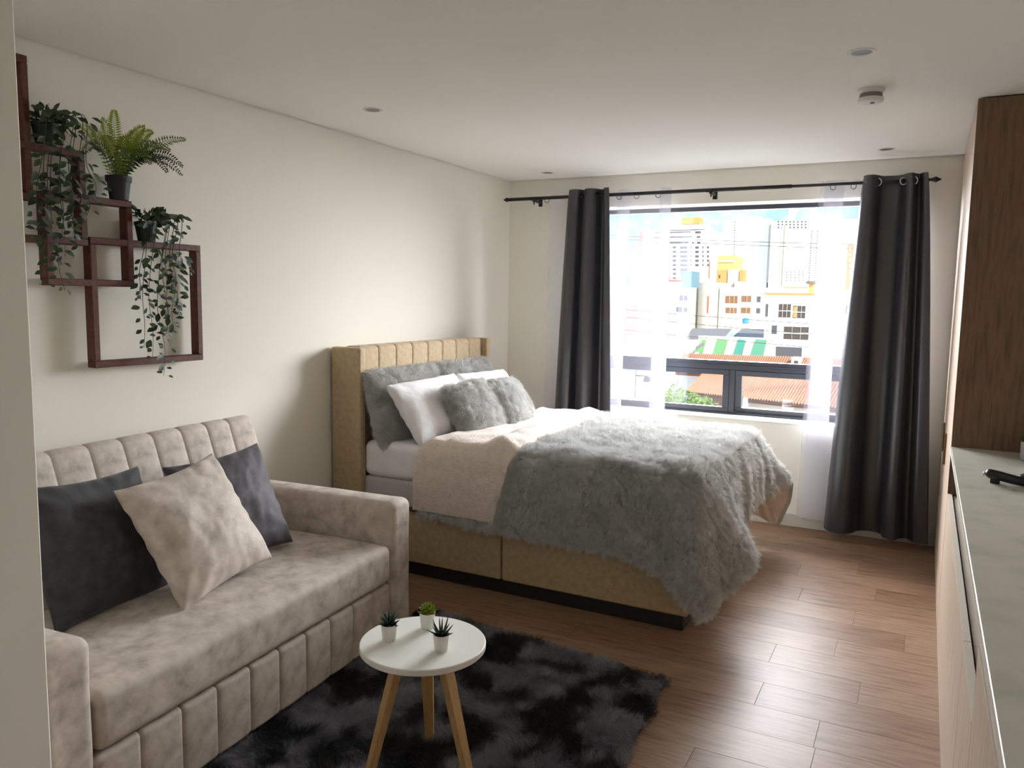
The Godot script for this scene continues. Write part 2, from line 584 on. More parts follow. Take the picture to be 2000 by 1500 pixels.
# ------------------------------------------------------------------ the room
func build_room() -> void:
	var floor_ := Node3D.new()
	floor_.name = "floor"
	add_child(floor_)
	tag(floor_, "brown wood laminate floor of long boards", "floor", "", "structure")
	slab("underlay", Vector3(-0.2, -0.25, -0.25), Vector3(3.86, -0.011, 6.8), M.joint, floor_, 0.0)
	var joints := {3: 2.664, 5: 2.778, 6: 2.43, 8: 2.926, 9: 2.659, 11: 2.78, 12: 2.437, 14: 2.678}
	var r := RandomNumberGenerator.new()
	r.seed = 5
	for k in range(-1, 34):
		var z0: float = 0.014 + 0.197 * k
		var z1: float = minf(z0 + 0.197, 6.6)
		z0 = maxf(z0, 0.0)
		var x: float = fmod(joints[k] if joints.has(k) else r.randf_range(0.0, 1.2), 1.2) - 1.2
		while x < 3.66:
			var a := maxf(x, 0.0)
			var b := minf(x + 1.2, 3.66)
			if b - a > 0.02:
				var m: Material = M.boards[r.randi() % 6]
				part("plank", bbox(Vector3(b - a - 0.0006, 0.012, z1 - z0 - 0.0006), 0.0007), m, floor_, Vector3((a + b) * 0.5, -0.006, (z0 + z1) * 0.5))
			x += 1.2
	struct("wall_left", bbox(Vector3(0.2, 2.9, 7.05), 0.0), M.wall, "warm white painted wall behind the bed and sofa", "wall", Vector3(-0.1, 1.2, 3.275))
	struct("wall_right", bbox(Vector3(0.2, 2.9, 7.05), 0.0), M.wall, "warm white wall behind the kitchen counter", "wall", Vector3(3.76, 1.2, 3.275))
	struct("wall_front", bbox(Vector3(3.66, 2.9, 0.2), 0.0), M.wall, "warm white wall facing the window", "wall", Vector3(1.83, 1.2, 6.7))
	struct("wall_side", bbox(Vector3(1.15, 2.4, 2.148), 0.004), M.wall, "end of a partition wall standing beside the sofa arm", "wall", Vector3(0.575, 1.2, 5.526))
	var st := begin()
	var lo := Vector3(0.64, 0.69, -0.25)
	var hi := Vector3(2.87, 2.175, 0.0)
	add_box(st, Vector3(lo.x * 0.5, 1.2, -0.125), Vector3(lo.x, 2.9, 0.25))
	add_box(st, Vector3((hi.x + 3.66) * 0.5, 1.2, -0.125), Vector3(3.66 - hi.x, 2.9, 0.25))
	add_box(st, Vector3((lo.x + hi.x) * 0.5, (lo.y - 0.25) * 0.5, -0.125), Vector3(hi.x - lo.x, lo.y + 0.25, 0.25))
	add_box(st, Vector3((lo.x + hi.x) * 0.5, (hi.y + 2.65) * 0.5, -0.125), Vector3(hi.x - lo.x, 2.65 - hi.y, 0.25))
	struct("wall_back", done(st), M.wall, "warm white wall round the window opening", "wall")
	# the ceiling board stops a finger short of the walls, which leaves a fine groove
	st = begin()
	add_box(st, Vector3(1.83, 2.53, 3.275), Vector3(4.06, 0.22, 7.05))
	add_box(st, Vector3(1.837, 2.4105, 3.307), Vector3(3.65, 0.021, 6.59))
	struct("ceiling", done(st), M.ceiling, "smooth white plasterboard ceiling", "ceiling")
	var skirting := plain(c8(214, 210, 200), 0.6)
	struct("baseboard_back", bbox(Vector3(3.05, 0.09, 0.014), 0.003), skirting, "white baseboard under the window", "baseboard", Vector3(1.525, 0.045, 0.007))
	struct("baseboard_left", bbox(Vector3(0.014, 0.09, 4.43), 0.003), skirting, "white baseboard along the wall behind the bed", "baseboard", Vector3(0.007, 0.045, 2.235))


func build_window() -> void:
	var w := Node3D.new()
	w.name = "window_1"
	add_child(w)
	tag(w, "wide charcoal aluminium window with one large pane over two low sashes", "window", "", "structure")
	var z0 := -0.245
	var z1 := -0.19
	slab("sill", Vector3(0.64, 0.69, -0.25), Vector3(2.87, 0.702, 0.004), M.white_trim, w)
	slab("frame_head", Vector3(0.64, 2.144, z0), Vector3(2.87, 2.175, z1), M.frame, w)
	slab("frame_jamb", Vector3(0.64, 0.702, z0), Vector3(0.68, 2.144, z1), M.frame, w)
	slab("frame_jamb", Vector3(2.84, 0.702, z0), Vector3(2.87, 2.144, z1), M.frame, w)
	slab("frame_foot", Vector3(0.68, 0.702, z0), Vector3(2.84, 0.716, z1), M.frame, w)
	slab("transom", Vector3(0.68, 1.022, z0), Vector3(2.84, 1.085, z1 + 0.004), M.frame, w)
	slab("transom_bead", Vector3(0.68, 1.05, z1 + 0.004), Vector3(2.84, 1.058, z1 + 0.012), M.frame, w, 0.001)
	slab("mullion", Vector3(1.70, 0.716, z0), Vector3(1.736, 1.022, z1 + 0.004), M.frame, w)
	slab("pane", Vector3(0.68, 1.085, -0.222), Vector3(2.84, 2.144, -0.216), M.glass, w, 0.0)
	for k in 2:
		var a := 0.68 if k == 0 else 1.738
		var b := 1.698 if k == 0 else 2.838
		var sash := Node3D.new()
		sash.name = "sash"
		w.add_child(sash, true)
		sash.position = Vector3((a + b) * 0.5, 1.02, -0.20)
		sash.rotation.x = 0.0 if k == 0 else 0.10      # the second sash stands ajar, its foot pushed out
		var hw := (b - a) * 0.5
		slab("rail", Vector3(-hw, -0.037, -0.03), Vector3(hw, 0, 0.012), M.frame, sash)
		slab("rail", Vector3(-hw, -0.303, -0.03), Vector3(hw, -0.270, 0.012), M.frame, sash)
		slab("stile", Vector3(-hw, -0.270, -0.03), Vector3(-hw + 0.045, -0.037, 0.012), M.frame, sash)
		slab("stile", Vector3(hw - 0.045, -0.270, -0.03), Vector3(hw, -0.037, 0.012), M.frame, sash)
		slab("pane", Vector3(-hw + 0.045, -0.270, -0.012), Vector3(hw - 0.045, -0.037, -0.006), M.glass, sash, 0.0)


# ------------------------------------------------------------------ bed
func build_bed() -> void:
	var bed := thing("bed", "beige velvet bed with a channelled wing headboard on a recessed black plinth", "bed")
	slab("plinth", Vector3(0.26, 0.0, 0.72), Vector3(2.02, 0.08, 2.055), M.leg_black, bed, 0.004)
	slab("base_core", Vector3(0.22, 0.08, 0.70), Vector3(2.01, 0.335, 2.06), M.velvet, bed, 0.004)
	for q in [[0.215, 1.082], [1.088, 2.045]]:
		part("side_panel", rbox(Vector3(q[1] - q[0], 0.258, 0.035), 0.012), M.velvet, bed, Vector3((q[0] + q[1]) * 0.5, 0.208, 2.072))
		part("side_panel", rbox(Vector3(q[1] - q[0], 0.258, 0.035), 0.012), M.velvet, bed, Vector3((q[0] + q[1]) * 0.5, 0.208, 0.69))
	part("foot_panel", rbox(Vector3(0.035, 0.258, 1.35), 0.012), M.velvet, bed, Vector3(2.028, 0.208, 1.381))
	slab("platform", Vector3(0.24, 0.335, 0.74), Vector3(1.98, 0.372, 2.02), M.board, bed, 0.002)
	for z in [2.09, 0.69]:
		part("headboard_wing", rbox(Vector3(0.20, 1.22, 0.055), 0.012), M.velvet, bed, Vector3(0.115, 0.615, z))
	slab("headboard_back", Vector3(0.015, 0.01, 0.72), Vector3(0.06, 1.20, 2.062), M.velvet, bed, 0.004)
	for k in 8:
		part("headboard_channel", rbox(Vector3(0.12, 1.19, 0.1675 + 0.018), 0.028), M.velvet, bed, Vector3(0.115, 0.635, 0.720 + 0.1675 * (k + 0.5)))
	var mattress := thing("mattress", "white sheeted mattress on the velvet bed base", "mattress")
	part("divan_box", rbox(Vector3(1.82, 0.142, 1.375), 0.02), M.box_cloth, mattress, Vector3(1.11, 0.444, 1.385))
	var no := FastNoiseLite.new()
	no.seed = 4
	no.frequency = 3.0
	part("fitted_sheet", rbox(Vector3(1.82, 0.2, 1.385), 0.045, 26, func(p): return p + Vector3(0, no.get_noise_3d(p.x, p.y * 2.0, p.z) * 0.006, no.get_noise_3d(p.x * 2.5, p.y, p.z) * 0.006 * signf(p.z))), M.sheet, mattress, Vector3(1.11, 0.614, 1.385))
	build_comforter()
	build_pillows()


func build_comforter() -> void:
	var c := thing("comforter", "grey shaggy comforter with its blush lining folded back", "comforter")
	var no := FastNoiseLite.new()
	no.seed = 12
	no.frequency = 2.2
	var seam := func(x: float, z: float) -> float:   # distance from the nearest stitched line
		return 0.105 - absf(fposmod(z + 0.02 * sin(x * 5.0) + 0.06 * no.get_noise_2d(x * 0.6, 9.0) + 0.05, 0.21) - 0.105)
	var top := func(u, v):
		var x: float = lerpf(0.62, 2.075, u)
		var z: float = lerpf(0.665, 2.10, v)
		var d: float = minf(minf(z - 0.665, 2.10 - z), 2.075 - x)
		var y := 0.752 + no.get_noise_2d(x, z) * 0.016
		y -= 0.035 * pow(clampf(1.0 - d / 0.09, 0.0, 1.0), 2.0)
		y -= 0.022 * exp(-pow(seam.call(x, z) / 0.013, 2.0)) if d > 0.03 else 0.0
		var cross: float = absf(fposmod(x - 0.28 + 0.03 * sin(z * 4.0), 0.42) - 0.21)
		y -= 0.004 * exp(-pow((0.21 - cross) / 0.016, 2.0)) if d > 0.03 else 0.0
		return Vector3(x, y, z)
	# the hanging part: points on the rim of the top and the hem below each
	var rim := [Vector3(0.60, 0.715, 2.10), Vector3(1.10, 0.717, 2.10), Vector3(1.45, 0.717, 2.10), Vector3(1.70, 0.717, 2.10), Vector3(1.88, 0.717, 2.10), Vector3(2.05, 0.715, 2.10),
		Vector3(2.075, 0.715, 2.06), Vector3(2.075, 0.717, 1.97), Vector3(2.075, 0.717, 1.80), Vector3(2.075, 0.717, 1.55), Vector3(2.075, 0.717, 1.30), Vector3(2.075, 0.717, 1.05), Vector3(2.075, 0.717, 0.84),
		Vector3(2.07, 0.715, 0.68), Vector3(2.0, 0.715, 0.665), Vector3(1.86, 0.717, 0.665), Vector3(1.6, 0.717, 0.665), Vector3(1.1, 0.717, 0.665)]
	var hem := [Vector3(0.60, 0.365, 2.125), Vector3(1.10, 0.345, 2.135), Vector3(1.45, 0.34, 2.14), Vector3(1.72, 0.335, 2.14), Vector3(1.94, 0.275, 2.15), Vector3(2.125, 0.125, 2.165),
		Vector3(2.18, 0.19, 2.07), Vector3(2.285, 0.30, 1.93), Vector3(2.26, 0.335, 1.80), Vector3(2.14, 0.33, 1.58), Vector3(2.135, 0.365, 1.35), Vector3(2.13, 0.39, 1.13), Vector3(2.17, 0.40, 0.86),
		Vector3(2.27, 0.425, 0.58), Vector3(2.20, 0.15, 0.53), Vector3(2.05, 0.19, 0.55), Vector3(1.7, 0.3, 0.6), Vector3(1.1, 0.34, 0.62)]
	var mid := Vector3(1.4, 0.6, 1.38)
	var hang := func(u: float, v: float, inset: float) -> Vector3:
		var a: Vector3 = spline(rim, u)
		var h: Vector3 = spline(hem, u)
		var out := Vector3(h.x - mid.x, 0, h.z - mid.z)
		var e := u * (rim.size() - 1)
		out = Vector3(0, 0, 1) if e < 5.0 else (Vector3(1, 0, 0) if e > 6.5 and e < 12.5 else (Vector3(0, 0, -1) if e > 14.0 else out.normalized()))
		var k := a + out * 0.05 + Vector3(0, -0.10, 0)
		var p := a * (1 - v) * (1 - v) + k * (2 * v * (1 - v)) + h * (v * v)
		var wave := sin(e * 9.0 + no.get_noise_2d(e, 4.0) * 3.0) * (0.016 if e > 7.5 and e < 13.0 else 0.005) + no.get_noise_2d(p.x * 1.6 + p.z * 1.3, p.y) * 0.012
		return p + out * (wave * smoothstep(0.0, 0.5, v) - inset)
	var body := begin(true)
	add_grid(body, 56, 150, top, true)
	add_grid(body, 150, 22, func(u, v): return hang.call(u, v, 0.0), true)
	var quilt := done(body)
	part("quilt", quilt, M.quilt, c)
	part("lining", grid(150, 12, func(u, v): return hang.call(u, 0.04 + 0.95 * v, 0.026)), M.plush, c)
	var grain := FastNoiseLite.new()
	grain.seed = 31
	grain.frequency = 9.0
	var shade := func(p, f): 
		var s: float = 0.74 + 0.10 * grain.get_noise_3d(p.x, p.y, p.z) + 0.22 * (f - 0.5)
		return Color(s, s, s * 0.98)
	var comb := func(p, n): 
		var flow: Vector3 = Vector3(grain.get_noise_3d(p.x, p.y + p.z, 5.0), 0, grain.get_noise_3d(p.x, p.y + p.z, 9.0)) * 2.2 + (Vector3(0, -1.0, 0) if absf(n.y) < 0.6 else Vector3.ZERO)
		return n * 0.75 + flow
	add_fur(c, "shaggy_pile", quilt, M.fur, 4600.0, 0.037, shade, comb, 77, tuft_mesh(5, 14, 0.30, 0.014, 0.14, 5), func(p, n): return p.z > 0.60 and (p.x > (lerpf(1.06, 1.14, clampf((p.y - 0.39) / 0.33, 0.0, 1.0)) if p.z > 2.085 else 1.03) or p.y < 0.375) and (absf(n.y) < 0.5 or p.x > 1.98 or seam.call(p.x, p.z) > 0.016))
	# the top end, folded back over itself with the lining outwards
	var run := [Vector2(2.150, 0.392), Vector2(2.157, 0.50), Vector2(2.152, 0.62), Vector2(2.128, 0.725), Vector2(2.05, 0.778), Vector2(1.8, 0.782), Vector2(1.5, 0.780), Vector2(1.2, 0.780), Vector2(0.95, 0.780), Vector2(0.74, 0.775), Vector2(0.63, 0.70), Vector2(0.61, 0.45)]
	var left := [0.586, 0.592, 0.60, 0.612, 0.63, 0.64, 0.65, 0.65, 0.645, 0.64, 0.64, 0.64]
	var right := [1.07, 1.10, 1.13, 1.155, 1.175, 1.17, 1.15, 1.14, 1.12, 1.10, 1.10, 1.10]
	var fold := func(u: float, v: float, sink: float) -> Vector3:
		var q: Vector2 = spline(run, v)
		var e := v * (run.size() - 1)
		var x: float = lerpf(spline(left, v), spline(right, v), u)
		var flat := smoothstep(2.5, 4.0, e) * (1.0 - smoothstep(9.0, 10.0, e))
		var roll := 0.030 * sin(PI * clampf((u - 0.62) / 0.38, 0.0, 1.0)) - 0.028 * pow(clampf(1.0 - u / 0.12, 0.0, 1.0), 2.0) - 0.02 * pow(clampf((u - 0.92) / 0.08, 0.0, 1.0), 2.0)
		var ripple := sin(q.x * 62.0 + no.get_noise_2d(x * 2.0, q.x) * 4.0) * 0.004 * smoothstep(0.55, 0.8, u) + no.get_noise_2d(x * 2.4, q.x * 2.4 + q.y) * 0.014 + no.get_noise_2d(x * 6.0, q.x * 6.0 + q.y * 4.0) * 0.005
		return Vector3(x, q.y + (roll + ripple) * flat - sink * flat, q.x + (ripple * 0.9 - sink) * (1.0 - flat) * (1.0 if e < 6.0 else -1.0))
	var cover := begin(true)
	add_grid(cover, 40, 90, func(u, v): return fold.call(u, v, 0.0), false)
	add_grid(cover, 40, 90, func(u, v): return fold.call(u, v, 0.014), true)
	part("folded_lining", done(cover), M.plush, c)
	# a fringe of the grey side shows along the edge of the fold
	var edge := grid(90, 2, func(u, v): return fold.call(0.99 + 0.02 * v, u * 0.9, 0.004))
	add_fur(c, "shaggy_edge", edge, M.fur, 22000.0, 0.030, shade, func(_p, n): return Vector3(0.8, 0.1, 0.3) + n * 0.2, 78, tuft_mesh(1, 14, 0.30, 0.014, 0.14, 6))


func lean(tilt: float, turn := 0.0, roll := 0.0) -> Basis:   # a cushion facing +x, leaning back by tilt
	var z := Vector3(cos(tilt), sin(tilt), 0)
	var y := Vector3(-sin(tilt), cos(tilt), 0)
	return Basis(Vector3.UP, turn) * Basis(y.cross(z), y, z) * Basis(Vector3.BACK, roll)


func build_pillows() -> void:
	var grain := FastNoiseLite.new()
	grain.seed = 9
	grain.frequency = 12.0
	var tuft := tuft_mesh(5, 14, 0.30, 0.014, 0.14, 9)
	var shade := func(p, f):
		var s: float = 0.74 + 0.10 * grain.get_noise_3d(p.x, p.y, p.z) + 0.22 * (f - 0.5)
		return Color(s, s, s * 0.97)
	var furry := [
		["large shaggy grey pillow leaning on the headboard behind the white pillow beside the sofa end", Vector3(0.285, 0.885, 1.755), 0.66, 0.42, 0.15, lean(0.30), 1],
		["large shaggy grey pillow leaning on the headboard on the window half", Vector3(0.285, 0.885, 1.08), 0.62, 0.42, 0.15, lean(0.30), 2],
		["small shaggy grey cushion in front of both white pillows, on the sofa half", Vector3(0.655, 0.858, 1.62), 0.38, 0.34, 0.13, lean(0.55, -0.12, 0.05), 3],
		["small shaggy grey cushion standing on the blush fold, on the window half", Vector3(0.70, 0.850, 1.27), 0.36, 0.34, 0.13, lean(0.55, 0.05, -0.06), 4]]
	for q in furry:
		var t := thing("fur_pillow", q[0], "pillow", q[1], 0.0, "shaggy grey pillows on the bed")
		var shape := cushion(q[2], q[3], q[4], q[6], 0.004, 20, 0.04)
		var b: Basis = q[5]
		part("case", shape, M.quilt, t, Vector3.ZERO, b)
		var o := add_fur(t, "shaggy_pile", shape, M.fur, 4800.0, 0.038, shade, func(p, n): return n * 0.75 + Vector3(grain.get_noise_2d(p.x, p.y) * 1.4, -0.4 + grain.get_noise_2d(p.y + 9.0, p.x), 0) * 1.2, 80 + (q[6] as int), tuft)
		o.transform = Transform3D(b, Vector3.ZERO)
	var white := [
		["white cotton pillow propped behind the small shaggy cushion on the sofa half", Vector3(0.475, 0.872, 1.735), 0.66, 0.40, 0.17, lean(0.62, -0.05, 0.03), 11],
		["white cotton pillow propped beside the window curtain", Vector3(0.50, 0.868, 1.10), 0.64, 0.40, 0.17, lean(0.62, 0.04, -0.03), 12]]
	for q in white:
		var t := thing("white_pillow", q[0], "pillow", q[1], 0.0, "white pillows on the bed")
		part("case", cushion(q[2], q[3], q[4], q[6], 0.007, 36, 0.05), M.sheet, t, Vector3.ZERO, q[5])


# ------------------------------------------------------------------ sofa: local x runs out of the seat front, z along its length
func build_sofa() -> void:
	var turn := deg_to_rad(4.0)
	var at := Vector3(0.945, 0.0, 2.69)
	var s := thing("sofa", "taupe velvet sofa with channelled back and a channelled front panel", "sofa", at, turn)
	slab("base", Vector3(-0.80, 0.03, 0.13), Vector3(-0.05, 0.28, 1.59), M.sofa, s, 0.004)
	for z in [0.06, 1.66]:
		for x in [-0.78, -0.08]:
			slab("foot", Vector3(x - 0.025, 0.0, z - 0.025), Vector3(x + 0.025, 0.036, z + 0.025), M.black, s)
	var cuts := [0.142, 0.268, 0.410, 0.560, 0.706, 0.852, 0.997, 1.146, 1.287, 1.438, 1.583]
	for k in cuts.size() - 1:
		part("front_channel", rbox(Vector3(0.06, 0.238, cuts[k + 1] - cuts[k] + 0.012), 0.02, 3, func(p): return p + Vector3(0.005 * (1.0 - pow(p.z / 0.085, 2.0)) if p.x > 0.0 else 0.0, 0, 0)), M.sofa, s, Vector3(-0.045, 0.158, (cuts[k] + cuts[k + 1]) * 0.5))
	var no := FastNoiseLite.new()
	no.seed = 21
	no.frequency = 2.5
	part("seat_cushion", rbox(Vector3(0.70, 0.165, 1.438), 0.032, 18, func(p): return p + Vector3(0, (0.018 * (1.0 - pow(p.x / 0.35, 2.0)) * (1.0 - pow(p.z / 0.72, 2.0)) + no.get_noise_2d(p.x, p.z) * 0.008) if p.y > 0.0 else 0.0, 0)), M.sofa, s, Vector3(-0.352, 0.366, 0.8625))
	for z in [0.062, 1.663]:
		part("armrest", rbox(Vector3(0.86, 0.582, 0.155), 0.034, 10, func(p): return p + Vector3(0, 0.012 * (1.0 - pow(p.z / 0.08, 2.0)) if p.y > 0.2 else 0.0, no.get_noise_3d(p.x * 2.0, p.y * 2.0, 0.0) * 0.006)), M.sofa, s, Vector3(-0.430, 0.327, z))
	var backs := [0.092, 0.238, 0.370, 0.512, 0.657, 0.803, 0.947, 1.099, 1.245, 1.390, 1.535, 1.64]
	var tilt := Basis(Vector3.BACK, 0.33)
	for k in backs.size() - 1:
		var w: float = backs[k + 1] - backs[k]
		part("back_channel", rbox(Vector3(0.16, 0.56, w + 0.050), 0.045, 4, func(p): return p + Vector3((0.005 * (1.0 - pow(p.z / (w * 0.5), 2.0))) if p.x > 0.0 else 0.0, 0, 0), 6), M.sofa, s, Vector3(-0.795, 0.665, (backs[k] + backs[k + 1]) * 0.5), tilt)
	slab("back_frame", Vector3(-0.88, 0.03, 0.10), Vector3(-0.78, 0.62, 1.63), M.sofa, s, 0.01)
	var frame := Transform3D(Basis(Vector3.UP, turn), at)
	var list := [
		["charcoal velvet cushion leaning on the sofa back beside the partition wall", M.charcoal, Vector3(-0.53, 0.665, 1.135), lean(0.36, 0.10, -0.06), 0.47, 0.45, 31],
		["plum grey velvet cushion tucked behind the taupe cushion at the bed end of the sofa", M.plum, Vector3(-0.50, 0.655, 0.555), lean(0.42, -0.15, 0.06), 0.44, 0.43, 32],
		["taupe velvet cushion in front of the two dark cushions on the sofa", M.sofa, Vector3(-0.36, 0.672, 0.865), lean(0.55, 0.02, 0.10), 0.46, 0.45, 33]]
	for q in list:
		var t := thing("throw_cushion", q[0], "cushion", frame * (q[2] as Vector3), turn, "velvet cushions on the sofa")
		part("cover", cushion(q[4] + 0.02, q[5] + 0.02, 0.17, q[6], 0.008, 44, 0.085), q[1], t, Vector3.ZERO, q[3])


# ------------------------------------------------------------------ kitchen run
func build_kitchen() -> void:
	var front := 3.055
	var back := 3.655
	var tall := thing("tall_cabinet", "tall oak cabinet reaching the ceiling beside the window wall", "cabinet")
	slab("carcass", Vector3(front + 0.02, 0.0, 0.016), Vector3(back, 2.392, 1.462), M.oak_shaded, tall, 0.001)
	slab("end_panel", Vector3(front + 0.0, 0.0, 1.464), Vector3(back, 2.394, 1.482), M.oak_shaded, tall, 0.001)
	for q in [[0.018, 0.738], [0.742, 1.462]]:
		var door := slab("door", Vector3(front, 0.0, q[0]), Vector3(front + 0.018, 2.39, q[1]), M.oak, tall, 0.001)
		var z: float = (0.36 if q[0] < 0.5 else 0.79) - (q[0] + q[1]) * 0.5
		part("handle", bbox(Vector3(0.012, 0.165, 0.03), 0.003), M.brass, door, Vector3(-0.014, 0.750 - 1.195, z))
	var units := [
		[1.484, 3.258, 0.655, "low oak base cabinet beside the tall cabinet, with an open slot under the countertop"],
		[3.262, 3.700, 0.655, "narrow oak base cabinet with an open slot over its door"],
		[3.704, 5.20, 0.818, "full-height oak base cabinet at the end of the counter"]]
	for u in units:
		var b := thing("base_cabinet", u[3], "cabinet", Vector3.ZERO, 0.0, "oak base cabinets under the countertop")
		slab("door", Vector3(front, 0.0, u[0]), Vector3(front + 0.018, u[2], u[1]), M.oak, b, 0.0008)
		slab("door_edge", Vector3(front, u[2], u[0]), Vector3(front + 0.018, u[2] + 0.003, u[1]), M.edge_band, b, 0.0)
		slab("carcass", Vector3(front + 0.024, 0.0, u[0]), Vector3(back, u[2] - 0.012, u[1]), M.melamine, b, 0.001)
		slab("carcass_edge", Vector3(front + 0.0235, u[2] - 0.012, u[0]), Vector3(front + 0.04, u[2] - 0.006, u[1]), M.edge_band, b, 0.0)
		if u[2] < 0.7:
			slab("back_panel", Vector3(back - 0.016, u[2] - 0.012, u[0]), Vector3(back, 0.853, u[1]), M.melamine, b, 0.0)
			slab("divider", Vector3(front + 0.06, u[2] - 0.012, u[1] - 0.018), Vector3(back - 0.016, 0.853, u[1]), M.oak_shaded, b, 0.0)
		else:
			slab("packing_strip", Vector3(front + 0.020, u[2] - 0.012, u[0]), Vector3(front + 0.05, 0.853, u[1]), M.chipboard, b, 0.0)
		if u[0] < 2.0:
			slab("divider", Vector3(front + 0.075, 0.643, 2.14), Vector3(back - 0.016, 0.853, 2.158), M.oak_shaded, b, 0.0)
			slab("bracket", Vector3(front + 0.06, 0.643, 2.42), Vector3(front + 0.10, 0.70, 2.45), M.white_trim, b)
			slab("clip", Vector3(front + 0.07, 0.643, 2.72), Vector3(front + 0.10, 0.656, 2.76), M.black, b)
	var top := thing("countertop", "pale grey stone-look countertop on the oak base cabinets", "countertop")
	slab("board", Vector3(front - 0.001, 0.8535, 1.484), Vector3(back, 0.875, 5.2), M.stone, top, 0.002)
	slab("front_edge", Vector3(front - 0.004, 0.8565, 1.484), Vector3(front - 0.001, 0.8735, 5.2), M.edge_band, top, 0.0)
	# a pot of grass
	var p := thing("grass_plant", "small tuft of artificial grass in a round pale grey pot on the countertop", "plant", Vector3(3.365, 0.875, 1.665))
	part("pot", lathe([Vector2(0.001, 0.0), Vector2(0.060, 0.0), Vector2(0.064, 0.006), Vector2(0.066, 0.078), Vector2(0.060, 0.078), Vector2(0.059, 0.066)], 32), M.concrete_pot, p)
	var soil := lathe([Vector2(0.059, 0.064), Vector2(0.0005, 0.068)], 20)
	part("soil", soil, M.soil, p)
	var st := begin()
	for k in 260:
		var a := rng.randf() * TAU
		var rr := 0.054 * sqrt(rng.randf())
		var root := Vector3(cos(a) * rr, 0.066, sin(a) * rr)
		var tip := root + Vector3(cos(a) * rr * 0.7 + rng.randfn() * 0.012, rng.randf_range(0.04, 0.085), sin(a) * rr * 0.7 + rng.randfn() * 0.012)
		var w := Vector3(rng.randfn(), 0, rng.randfn()).normalized() * 0.0016
		tri(st, root - w, root + w, tip)
		tri(st, root + w, root - w, tip)
	part("grass", done(st), M.frond[1], p).set_meta("kind", "stuff")
	# black handset lying on the worktop
	var h := thing("remote_control", "black curved handset with a pale end cap lying on the countertop", "remote", Vector3(3.14, 0.875, 2.235), deg_to_rad(-6.0))
	part("body", grid(26, 16, func(u, v):
		var a: float = TAU * fmod(v, 1.0)
		var wide: float = lerpf(0.027, 0.020, smoothstep(0.25, 0.6, u)) * pow(clampf(minf(u, 1.0 - u) * 14.0, 0.0, 1.0), 0.4)
		var thick: float = 0.017 * pow(clampf(minf(u, 1.0 - u) * 14.0, 0.0, 1.0), 0.4)
		return Vector3(u * 0.20, 0.026 + 0.008 * cos(u * 5.0) + thick * sin(a), -wide * cos(a)), true), M.black, h)
	var puck := thing("black_puck", "small rounded black object behind the handset on the countertop", "small object", Vector3(3.283, 0.875, 2.095))
	part("shell", lathe([Vector2(0.0005, 0.0), Vector2(0.020, 0.0), Vector2(0.024, 0.005), Vector2(0.022, 0.014), Vector2(0.012, 0.019), Vector2(0.0005, 0.020)], 24), M.black, puck)
	part("rim", lathe([Vector2(0.0242, 0.003), Vector2(0.0250, 0.005), Vector2(0.0242, 0.007)], 24), M.plastic, puck)
	slab("end_cap", Vector3(-0.004, 0.024, -0.014), Vector3(0.002, 0.037, 0.014), M.plastic, h, 0.002)
	slab("foot", Vector3(0.02, 0.0, -0.008), Vector3(0.05, 0.024, 0.008), M.black, h, 0.002)
	slab("foot", Vector3(0.12, 0.0, -0.008), Vector3(0.17, 0.014, 0.008), M.black, h, 0.002)


# ------------------------------------------------------------------ curtains
func drape(top: Array, foot: Array, y1: float, y0: float, thick: float, n: int) -> ArrayMesh:
	var at := func(t: float, v: float) -> Vector2:
		var e := pow(v, 0.8)
		return (spline(top, t) as Vector2).lerp(spline(foot, t), e)
	var point := func(t: float, v: float, side: float) -> Vector3:
		var p: Vector2 = at.call(t, v)
		var d: Vector2 = (at.call(minf(t + 0.004, 1.0), v) - at.call(maxf(t - 0.004, 0.0), v)).normalized()
		p += Vector2(-d.y, d.x) * side * thick * 0.5
		return Vector3(p.x, lerpf(y1, y0, v), p.y)
	if thick <= 0.0:
		return grid(n, 20, func(u, v): return point.call(u, v, 0.0))
	return grid(n * 2, 20, func(u, v): return point.call(u * 2.0, v, 1.0) if u < 0.5 else point.call(2.0 - u * 2.0, v, -1.0), false, true)


